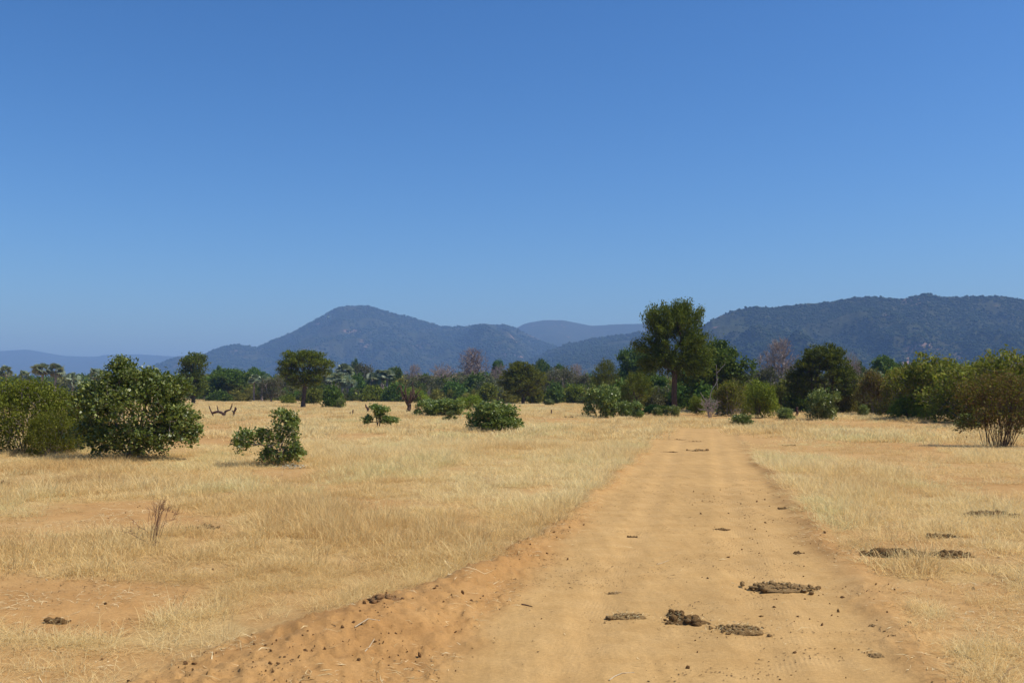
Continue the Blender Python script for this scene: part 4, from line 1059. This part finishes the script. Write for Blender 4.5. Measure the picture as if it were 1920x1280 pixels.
def heap(name, x0, x1, yb, hpx, n, seed, label, cat, mat='dung', wpx=None, cl=(0.03, 0.06), fib=40, rot=0.0, depthm=None):
    """x range and base line in the photograph; hpx the height of the heap in pixels"""
    xc = (x0 + x1) / 2
    gx, gy = G(xc, yb)
    m = gy / FPX
    L = (x1 - x0) * m; H = hpx * m * 0.75
    cl = (cl[0] * 0.62, cl[1] * 0.62); n = int(n * 2.2)
    W = depthm if depthm else min(max(L * 0.55, 0.12), 0.6)
    me = lump_mesh(name, L, W, H, n, cl[0], cl[1], seed, M[mat], fib=fib)
    o = link(name, me, None, (gx, gy + W * 0.35, hgt(gx, gy + W * 0.35) - 0.004))
    o.rotation_euler = (0, 0, rot)
    tag(o, label, cat)
    return o
D_ = 'dung'
heap('dung_pile', 1250, 1328, 1160, 20, 16, 1, 'two lumped dark dung pile in the middle of the track', D_, cl=(0.05, 0.075), fib=120, depthm=0.28)
heap('dung_ball', 1251, 1281, 1147, 24, 5, 31, 'round dark dung ball standing up on the two lumped pile', D_, cl=(0.04, 0.055), fib=40, depthm=0.13)
heap('dung_pile', 1338, 1438, 1176, 20, 46, 2, 'flattened fibrous brown dung pile nearest on the track', D_, 'dung_dry', cl=(0.018, 0.04), fib=300, depthm=0.30)
heap('dung_pile', 1143, 1211, 1151, 13, 36, 3, 'small low crumbly dung heap left of the two lumped pile', D_, 'dung_dry', cl=(0.012, 0.028), fib=160, depthm=0.22)
heap('dung_pile', 1406, 1540, 1101, 14, 60, 4, 'wide trampled dung patch on the right half of the track', D_, 'dung_dry', cl=(0.02, 0.05), fib=220, depthm=0.55, rot=-0.15)
heap('dung_pile', 1618, 1700, 1040, 18, 22, 5, 'dark dung clods at the left end of the long dung row', D_, cl=(0.05, 0.09), fib=80, depthm=0.3)
heap('dung_pile', 1668, 1738, 1043, 22, 20, 6, 'highest dark dung clods in the middle of the long dung row', D_, cl=(0.05, 0.10), fib=80, depthm=0.3)
heap('dung_pile', 1742, 1830, 1045, 18, 24, 7, 'dark dung clods at the right end of the long dung row', D_, cl=(0.05, 0.09), fib=80, depthm=0.3)
heap('dung_pile', 1808, 1905, 973, 16, 30, 8, 'dark dung row in the tall grass at right', D_, cl=(0.06, 0.11), fib=60, depthm=0.4)
heap('dung_pile', 1744, 1803, 1011, 12, 16, 9, 'small dark dung heap between the two long dung rows', D_, cl=(0.04, 0.08), fib=40, depthm=0.25)
heap('dung_pile', 80, 125, 1161, 14, 10, 10, 'single dark dung lump on the bare ground at lower left', D_, cl=(0.03, 0.06), fib=50, depthm=0.18)
heap('dung_pile', 345, 405, 985, 11, 16, 11, 'flat dark dung heap right of the leafless reddish twig shrub', D_, cl=(0.03, 0.07), fib=40, depthm=0.3)
heap('dung_pile', 1460, 1483, 951, 6, 8, 12, 'small dark clod pair at the right edge of the track', D_, cl=(0.03, 0.05), fib=20, depthm=0.16)
heap('dung_pile', 1172, 1196, 999, 5, 6, 13, 'small dark clod on the left half of the track', D_, cl=(0.02, 0.04), fib=10, depthm=0.12)
heap('dung_pile', 1489, 1509, 1031, 6, 6, 14, 'small dark clod on the right edge beside the long dung row', D_, cl=(0.02, 0.045), fib=10, depthm=0.12)
heap('dung_pile', 1338, 1371, 987, 5, 14, 15, 'little crumbled dung on the middle of the track farther off', D_, cl=(0.012, 0.025), fib=20, depthm=0.2)
heap('dung_pile', 1292, 1330, 843, 4, 12, 16, 'far brown dung patch on the track near its end', D_, 'dung_dry', cl=(0.05, 0.1), fib=0, depthm=0.6)
heap('dung_pile', 1470, 1496, 834, 4, 8, 17, 'far dark dung in the grass right of the track', D_, cl=(0.05, 0.1), fib=0, depthm=0.5)
heap('dung_pile', 1700, 1712, 1166, 6, 4, 18, 'tiny dark dung lump in the sparse straw at lower right', D_, cl=(0.02, 0.03), fib=6, depthm=0.07)
heap('dung_pile', -6, 13, 909, 14, 8, 19, 'dark lump cut by the left picture edge in the grass', D_, cl=(0.06, 0.1), fib=10, depthm=0.3)
heap('dung_pile', 1132, 1185, 1102, 3, 16, 20, 'thin flat dung smear on the left half of the track', D_, 'dung_dry', cl=(0.008, 0.016), fib=40, depthm=0.12)
heap('dung_pile', 1630, 1690, 1222, 4, 26, 21, 'scattered dark crumbs on the sand at lower right', D_, 'dung_dry', cl=(0.006, 0.014), fib=30, depthm=0.22)
heap('dung_pile', 1630, 1656, 1169, 4, 8, 22, 'small flat dung flake on the track at lower right', D_, 'dung_dry', cl=(0.01, 0.02), fib=10, depthm=0.1)
heap('dung_pile', 1421, 1432, 1142, 6, 3, 23, 'tiny dark pellet on the track right of the nearest dung', D_, cl=(0.012, 0.02), fib=0, depthm=0.04)
heap('dung_pile', 1248, 1300, 822, 2, 10, 27, 'farthest thin dark streak of dung across the track', D_, 'dung', cl=(0.03, 0.05), fib=0, depthm=0.35)
heap('dung_pile', 1286, 1322, 826, 2, 8, 28, 'thin dark streak of dung just before the farthest one', D_, 'dung', cl=(0.03, 0.05), fib=0, depthm=0.3)
heap('dung_pile', 1236, 1272, 845, 2, 8, 29, 'thin dark streak of dung on the left rim of the far track', D_, 'dung', cl=(0.02, 0.04), fib=0, depthm=0.3)
heap('soil_mound', 1062, 1092, 783, 5, 8, 24, 'low dark mound of earth in the bare patch left of the dark bush', 'mound', 'dung', cl=(0.12, 0.22), fib=0, depthm=0.9)
heap('termite_mound', 1558, 1582, 775, 16, 10, 25, 'orange termite mound peeping between the green shrubs at right', 'mound', 'termite', cl=(0.15, 0.3), fib=0, depthm=0.9)
heap('soil_clod', 690, 752, 1136, 14, 10, 26, 'dark crusted clod at the grassy rim of the sand bank', 'clod', 'clod', cl=(0.03, 0.07), fib=30, depthm=0.2)
def stick(pts_px, r, lab, mat='straw_stick'):
    P = []
    for (x, y) in pts_px:
        gx, gy = G(x, y); P.append((gx, gy, hgt(gx, gy) + r * 0.8))
    P = np.array(P); o0 = P[0].copy(); P = P - o0
    n = len(P)
    rr = np.linspace(r, r * 0.5, n)
    V, F = frustums(P[:-1], P[1:], rr[:-1], rr[1:], 5)
    o = link('stick', npmesh('stick', V, [F], [M[mat]], smooth=True), None, tuple(o0))
    tag(o, lab, 'stick')
stick([(1142, 1265), (1152, 1258), (1166, 1252), (1189, 1249)], 0.006, 'curved pale dry stalk on the track at the bottom edge')
stick([(683, 1228), (692, 1219), (702, 1209)], 0.006, 'short pale dry stalk on the sand bank')
stick([(978, 1125), (986, 1126), (998, 1129)], 0.008, 'short dark stick on the left margin of the track', 'darkwood')
stick([(1232, 1051), (1242, 1047), (1254, 1043)], 0.005, 'thin pale stalk on the track left of the wide dung patch')
stick([(665, 1196), (690, 1188), (712, 1180)], 0.006, 'longer pale stalk lying across the sand bank')
stick([(1870, 1278), (1880, 1260), (1892, 1246), (1905, 1240)], 0.010, 'reddish bent twig at the lower right corner', 'redtwig')
stick([(1790, 1214), (1804, 1220), (1822, 1228)], 0.012, 'dark broken twig in the straw at lower right', 'darkwood')
stick([(560, 1090), (600, 1083), (640, 1080)], 0.004, 'thin pale straw stem along the edge of the bare patch')

# ---------------------------------------------------------------- grass
def blades(rng, n, R, L, lean, width, lvar=0.3, lie=0.0, seed_frac=0.12, segs=3):
    a = rng.uniform(0, 6.283, n); q = R * np.sqrt(rng.random(n))
    base = np.stack([q * np.cos(a), q * np.sin(a), np.full(n, -0.02)], 1)
    da = a + rng.normal(0, 0.9, n)
    dirv = np.stack([np.cos(da), np.sin(da), np.zeros(n)], 1)
    Ln = L * np.clip(1 + rng.normal(0, lvar, n), 0.25, 1.6)
    ln = np.abs(rng.normal(lean, lean * 0.45 + 0.05, n))
    flat = rng.random(n) < lie
    ln = np.where(flat, rng.uniform(1.2, 1.5, n), ln)
    droop = rng.uniform(0.2, 0.9, n)
    t = np.linspace(0, 1, segs + 1)
    # angle from vertical grows along the blade
    pts = [base]
    p = base.copy()
    for i in range(segs):
        th = np.clip(ln * (0.35 + 0.65 * (i + 0.5) / segs * 1.6) + droop * (i / segs) ** 2 * 0.9, 0, 1.9)
        st = (Ln / segs)[:, None]
        p = p + st * (dirv * np.sin(th)[:, None] + np.array([0, 0, 1.0]) * np.cos(th)[:, None])
        p[:, 2] = np.maximum(p[:, 2], 0.008)
        pts.append(p.copy())
    view = da + math.pi / 2 + rng.normal(0, 0.6, n)
    side = np.stack([np.cos(view), np.sin(view), np.zeros(n)], 1)
    wv = width * rng.uniform(0.6, 1.3, n)
    prof = [0.9, 1.0, 0.75, 0.0] if segs == 3 else [1.0, 0.8, 0.0]
    rows = []
    for i in range(segs):
        w = (wv * prof[i] * 0.5)[:, None]
        rows.append(pts[i] - side * w); rows.append(pts[i] + side * w)
    rows.append(pts[segs])
    k = 2 * segs + 1
    V = np.stack(rows, 1).reshape(-1, 3)
    b = (np.arange(n) * k)[:, None]
    Q = np.concatenate([b + np.array([[2 * i, 2 * i + 1, 2 * i + 3, 2 * i + 2]]) for i in range(segs - 1)], 0)
    T = b + np.array([[2 * segs - 2, 2 * segs - 1, 2 * segs]])
    r = rng.random(n)
    rnd = np.concatenate([np.tile(r, segs - 1), r])
    return V, Q, T, rnd
def tuft(name, seed, parts):
    rng = np.random.default_rng(seed)
    Vs, Qs, Ts, Rq, Rt, n0 = [], [], [], [], [], 0
    for kw in parts:
        V, Q, T, r = blades(rng, **kw)
        Vs.append(V); Qs.append(Q + n0); Ts.append(T + n0); n0 += len(V)
        Rq.append(r[:len(Q)]); Rt.append(r[len(Q):])
    me = npmesh(name, np.vstack(Vs), [np.vstack(Qs), np.vstack(Ts)], [M['grass']], fattr=dict(rnd=np.concatenate(Rq + Rt)))
    return proto_obj(name, me)
NEAR = [tuft('grass_tuft', 200 + i, [dict(n=16, R=0.10, L=0.44, lean=0.40, width=0.0040, lvar=0.35), dict(n=20, R=0.16, L=0.34, lean=0.9, width=0.0042, lie=0.35)]) for i in range(4)]
MAT = [tuft('grass_mat', 220 + i, [dict(n=36, R=0.20, L=0.27, lean=1.1, width=0.0044, lie=0.6, lvar=0.4), dict(n=5, R=0.15, L=0.36, lean=0.5, width=0.004)]) for i in range(3)]
MID = [tuft('grass_clump', 240 + i, [dict(n=20, R=0.30, L=0.44, lean=0.55, width=0.0075, lvar=0.35, segs=3), dict(n=40, R=0.36, L=0.34, lean=1.2, width=0.009, lie=0.55, segs=3)]) for i in range(4)]
FAR = [tuft('grass_sward', 260 + i, [dict(n=90, R=0.9, L=0.46, lean=0.65, width=0.028, lvar=0.35, segs=3)]) for i in range(3)]
GP = NEAR + MAT + MID + FAR
iN, iM, iD, iF = 0, 4, 7, 11
def wedge(rng, n, r0, r1, half=37.0):
    r = np.sqrt(rng.uniform(r0 * r0, r1 * r1, n)); a = np.radians(rng.uniform(-half, half, n))
    return r * np.sin(a), r * np.cos(a)
TALL = [(560, 975, 190, 45, 1.25), (400, 1165, 190, 60, 1.35), (1600, 935, 140, 60, 1.25), (1020, 930, 180, 60, 1.21), (60, 930, 140, 40, 1.10), (930, 1065, 16, 14, 1.14), (1560, 890, 160, 30, 1.14), (1850, 905, 150, 40, 1.14), (760, 985, 180, 50, 1.10)]
def grass_band(rng, r0, r1, per, half=37.0):
    area = math.radians(2 * half) / 2 * (r1 * r1 - r0 * r0)
    n = int(area * per)
    x, y = wedge(rng, n, r0, r1, half)
    d = land(x, y)
    cover = 1 - d['bare']
    thin = np.clip(3.2 * fbm(x * 0.8, y * 0.5, 4, 301) - 0.85, 0.07, 1)
    p = np.clip(cover * thin, 0, 1) + 0.05 * (d['bare'] < 0.97) * (1 - d['road'])
    k = rng.random(n) < p
    x, y = x[k], y[k]
    d = {kk: v[k] for kk, v in d.items()}
    hh = 0.16 + 0.64 * fbm(x * 0.30, y * 0.22, 3, 311)
    for (cx, cy_, rx, ry, s) in TALL:
        q = ((d['px'] - cx) / rx) ** 2 + ((d['py'] - cy_) / ry) ** 2
        hh = hh * (1 + (s - 1) * np.exp(-q * 1.2))
    hh = hh * (1 - 0.45 * d['bare'])
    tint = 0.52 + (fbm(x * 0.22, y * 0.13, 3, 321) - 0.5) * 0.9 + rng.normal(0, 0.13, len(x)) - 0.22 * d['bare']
    # a greener, greyer strip of taller grass here and there
    gr = sstep(0.60, 0.75, fbm(x * 0.4, y * 0.3, 2, 331))
    tint = np.where(rng.random(len(x)) < gr * 0.6, 0.92, np.clip(tint, 0.16, 0.80))
    # a streak of darker, shorter grass in front of the big bush
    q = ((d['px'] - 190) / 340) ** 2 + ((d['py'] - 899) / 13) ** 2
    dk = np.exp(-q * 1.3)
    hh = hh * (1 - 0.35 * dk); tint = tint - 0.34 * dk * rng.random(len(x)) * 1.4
    br = rng.random(len(x)) < 0.05
    tint = np.where(br, rng.uniform(0.0, 0.15, len(x)), tint); hh = np.where(br, hh * 0.6, hh)
    return x, y, d, hh, np.clip(tint, 0, 1)
rng = np.random.default_rng(2024)
GX = []
def add_band(r0, r1, per, pick, smul=1.0, half=37.0):
    x, y, d, hh, tint = grass_band(rng, r0, r1, per, half)
    m = len(x)
    idx = pick(rng, m, hh)
    s = hh * rng.uniform(0.75, 1.2, m) * smul
    P = np.stack([x, y, d['h']], 1)
    sxy = rng.uniform(0.8, 1.25, m) * np.clip(0.55 + 0.5 * hh, 0.6, 1.3) * smul
    GX.append((P, np.stack([rng.normal(0, 0.06, m), rng.normal(0, 0.06, m), rng.uniform(0, 6.283, m)], 1), np.stack([sxy, sxy, s], 1), idx, tint))
def pick_near(rng, m, hh):
    up = rng.random(m) < np.clip((hh - 0.45) * 2.0, 0.10, 0.80)
    return np.where(up, iN + rng.integers(0, 4, m), iM + rng.integers(0, 3, m))
add_band(4.0, 13, 75, pick_near, 1.0)
add_band(13, 24, 36, lambda r, m, hh: np.where(r.random(m) < 0.35, pick_near(r, m, hh), iD + r.integers(0, 4, m)), 0.95)
add_band(24, 46, 17, lambda r, m, hh: iD + r.integers(0, 4, m), 1.05)
add_band(46, 95, 4.0, lambda r, m, hh: np.where(r.random(m) < 0.5, iD + r.integers(0, 4, m), iF + r.integers(0, 3, m)), 1.05)
add_band(95, 300, 0.9, lambda r, m, hh: iF + r.integers(0, 3, m), 1.1, 33)
add_band(300, 620, 0.22, lambda r, m, hh: iF + r.integers(0, 3, m), 1.4, 33)
GA = [np.concatenate([g[k] for g in GX]) for k in range(5)]
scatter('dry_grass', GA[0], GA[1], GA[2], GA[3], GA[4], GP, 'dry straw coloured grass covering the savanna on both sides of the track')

# loose straw lying on the bare ground, dark crumbs, and clods on the sand bank
def flat_litter(name, n, r0, r1, Lr, w, mat, weight, label, seed, lift=0.006):
    rng = np.random.default_rng(seed)
    x, y = wedge(rng, n, r0, r1, 34)
    d = land(x, y)
    k = rng.random(n) < weight(x, y, d)
    x, y, h = x[k], y[k], d['h'][k]
    m = len(x)
    a = rng.uniform(0, 6.283, m)
    A = np.stack([np.cos(a), np.sin(a), rng.normal(0, 0.12, m)], 1)
    S = np.stack([-np.sin(a), np.cos(a), rng.normal(0, 0.3, m)], 1)
    L = (Lr * np.exp(rng.normal(0, 0.5, m)))[:, None]; W = (w * rng.uniform(0.6, 1.4, m))[:, None]
    p = np.stack([x, y, h + lift], 1)
    bend = S * L * rng.normal(0, 0.18, (m, 1))
    V = np.stack([p - A * L / 2, p + S * W / 2 + bend, p + A * L / 2, p - S * W / 2 + bend], 1).reshape(-1, 3)
    o = link(name, npmesh(name, V, [np.arange(4 * m).reshape(-1, 4)], [mat], fattr=dict(rnd=rng.random(m))))
    tag(o, label, kind='stuff')
flat_litter('straw_litter', 130000, 5, 30, 0.11, 0.0065, M['litter'],
            lambda x, y, d: np.clip((d['hp'] * 0.8 + d['sh_r'] * 0.55 + d['sh_l'] * 0.5) * (1 - d['road']) * (0.12 + 1.3 * sstep(0.42, 0.7, fbm(x * 1.1, y * 1.1, 3, 401))), 0, 1) + 0.006, 'loose pale straw lying on the bare soil', 11)
flat_litter('plant_debris', 90000, 5, 28, 0.020, 0.010, M['debris'],
            lambda x, y, d: np.clip((d['hp'] * 0.8 + d['sh_l'] * 1.0 + d['sh_r'] * 0.9) * sstep(0.48, 0.70, fbm(x * 1.6, y * 1.6, 4, 411)) + 0.014 * d['road'], 0, 1), 'dark crumbs of dung and leaf on the bare soil', 12)
def clods():
    rng = np.random.default_rng(31)
    n = 26000
    x, y = wedge(rng, n, 5, 24, 34)
    d = land(x, y)
    w = np.clip(d['sh_l'] * (1 - d['road']) * (d['t'] < 20) * sstep(0.40, 0.70, fbm(x * 1.4, y * 1.4, 3, 421)) + 0.10 * d['sh_r'] + 0.05 * d['hp'] + 0.0015 * d['road'], 0, 1)
    k = rng.random(n) < w
    x, y, h = x[k], y[k], d['h'][k]; m = len(x)
    protos = []
    for s in range(8):
        r_ = np.random.default_rng(500 + s)
        V, F = ico(1)
        V = V * (1 + r_.normal(0, 0.16, (len(V), 1))) * np.array([1, r_.uniform(0.5, 1), 0.45])
        protos.append(proto_obj('clod', npmesh('clod', V, [F], [M['clod'] if s < 7 else M['dung_dry']])))
    sc_ = 0.008 * np.exp(rng.normal(0, 0.6, m)); sc_ = np.minimum(sc_, 0.032)
    scatter('soil_crumbs', np.stack([x, y, h + sc_ * 0.2], 1), rng.uniform(0, 6.283, (m, 3)), np.repeat(sc_[:, None], 3, 1), rng.integers(0, 8, m), rng.random(m), protos, 'crumbs of loose soil along the sand bank left of the track')
clods()
# pale dry leaves under the small bush
def pale_leaves():
    rng = np.random.default_rng(41)
    gx, gy = G(550, 877)
    n = 130
    x = gx + rng.normal(0, 0.22, n); y = gy + rng.normal(0, 0.25, n)
    d = land(x, y)
    C = np.stack([x, y, d['h'] + rng.uniform(0.01, 0.10, n)], 1)
    V, F, r = leaf_cloud(rng, C, np.tile([[0, 0, 1.0]], (n, 1)), 1, 0.01, 0.055, 0.6, 0.4, 0.1)
    o = link('fallen_leaves', npmesh('fallen_leaves', V, [F], [M['paleleaf']], fattr=dict(rnd=r)))
    tag(o, 'pale dry leaves heaped at the foot of the small lopsided bush', kind='stuff')
pale_leaves()

# ---------------------------------------------------------------- far wood behind the tree line, undergrowth in front of it
def mono(key):
    """stems and foliage of a prototype in one mesh for instancing"""
    bm = bmesh.new()
    mats = []
    for nm, me in PROTO[key]['parts']:
        bm.from_mesh(me)
        for m in me.materials: mats.append(m)
    return PROTO[key]['parts'][1][1]
def far_crown(seed, mat, H, R, n, nl, leaf):
    rng = np.random.default_rng(seed)
    lob = lobed(seed, 9, R, H, 0.3, R * 0.28, R * 0.5, 0.8)
    T = lobe_points(rng, lob, n, 0.6, 0.1)
    D = unit(T - np.array([0, 0, H * 0.4]))
    V, F, r = leaf_cloud(rng, T, D, nl, leaf * 1.0, leaf, 0.6, 0.7, 0.5)
    me = npmesh('woodland_tree', V, [F], [mat], fattr=dict(rnd=r))
    return proto_obj('woodland_tree', me)
WP = [far_crown(601, M['broad'], 8, 3.6, 170, 9, 0.55), far_crown(602, M['acacia'], 7, 3.8, 170, 9, 0.5), far_crown(603, M['grey'], 6.5, 3.4, 170, 8, 0.45), far_crown(604, M['olive'], 6, 3.4, 160, 9, 0.5), far_crown(605, M['twig'], 8, 3.2, 150, 8, 0.42)]
def front_line(px):
    return np.interp(px, [-400, 330, 385, 520, 700, 900, 1060, 1110, 1180, 1300, 1500, 1600, 1680, 1800, 2400], [470, 470, 262, 255, 245, 225, 205, 170, 130, 125, 120, 110, 98, 92, 90])
def woodland():
    rng = np.random.default_rng(77)
    n = 5200
    px = rng.uniform(-350, 2300, n)
    f = front_line(px) + 22
    back = np.maximum(f + 40, np.interp(px, [-350, 2300], [760, 620]))
    yy = np.sqrt(rng.uniform(f ** 2, back ** 2))
    # thin out so that trees are evenly dense on the ground
    x = (px - 960) / FPX * yy
    topmax = np.interp(px, [-350, 300, 420, 700, 1000, 1150, 1400, 1600, 1700, 2300], [700, 700, 700, 699, 697, 702, 705, 694, 690, 690]) + rng.uniform(-2, 14, n)
    hmax = CAMZ + (736 - topmax) / FPX * yy
    h = np.clip(hmax * rng.uniform(0.75, 1.0, n), 2.0, 14)
    idx = rng.choice(5, n, p=[0.22, 0.24, 0.22, 0.22, 0.10])
    H0 = np.array([8, 7, 6.5, 6, 8.0])[idx]
    sz = h / H0
    sxy = np.clip(sz * rng.uniform(0.8, 1.25, n), 0.45, 1.6)
    scatter('woodland', np.stack([x, yy, np.zeros(n) - 0.1], 1), np.stack([np.zeros(n), np.zeros(n), rng.uniform(0, 6.283, n)], 1), np.stack([sxy, sxy, sz], 1), idx, rng.random(n), WP, 'dense far woodland massed behind the edge of the grass')
    m = 1500
    px = rng.uniform(-300, 2250, m)
    yy = front_line(px) + rng.uniform(2, 30, m)
    x = (px - 960) / FPX * yy
    h = rng.uniform(1.2, 3.6, m)
    idx = rng.choice(5, m, p=[0.24, 0.26, 0.14, 0.33, 0.03])
    H0 = np.array([8, 7, 6.5, 6, 8.0])[idx]
    sz = h / H0; sxy = rng.uniform(0.25, 0.55, m)
    scatter('undergrowth', np.stack([x, yy, np.zeros(m) - 0.1], 1), np.stack([np.zeros(m), np.zeros(m), rng.uniform(0, 6.283, m)], 1), np.stack([sxy, sxy, sz], 1), idx, rng.random(m), WP, 'low tangled undergrowth along the foot of the tree line')
woodland()

# ---------------------------------------------------------------- the air
def haze():
    x0, x1, y0, y1, z0, z1 = -19000, 19000, -19000, 19000, -5, 640
    V = [(x0, y0, z0), (x1, y0, z0), (x1, y1, z0), (x0, y1, z0), (x0, y0, z1), (x1, y0, z1), (x1, y1, z1), (x0, y1, z1)]
    F = [(0, 3, 2, 1), (4, 5, 6, 7), (0, 1, 5, 4), (1, 2, 6, 5), (2, 3, 7, 6), (3, 0, 4, 7)]
    me = bpy.data.meshes.new('haze'); me.from_pydata(V, [], F)
    t = NT('haze_air')
    v = t.n('VolumePrincipled')
    v.inputs['Color'].default_value = (0.31, 0.55, 1.0, 1)
    v.inputs['Density'].default_value = 1.5e-4
    v.inputs['Anisotropy'].default_value = 0.0
    v.inputs['Absorption Color'].default_value = (0.10, 0.10, 0.10, 1)
    t.l(v.outputs[0], t.out.inputs['Volume'])
    me.materials.append(t.m)
    o = link('haze', me)
    tag(o, 'thin blue haze in the air', kind='stuff')
haze()
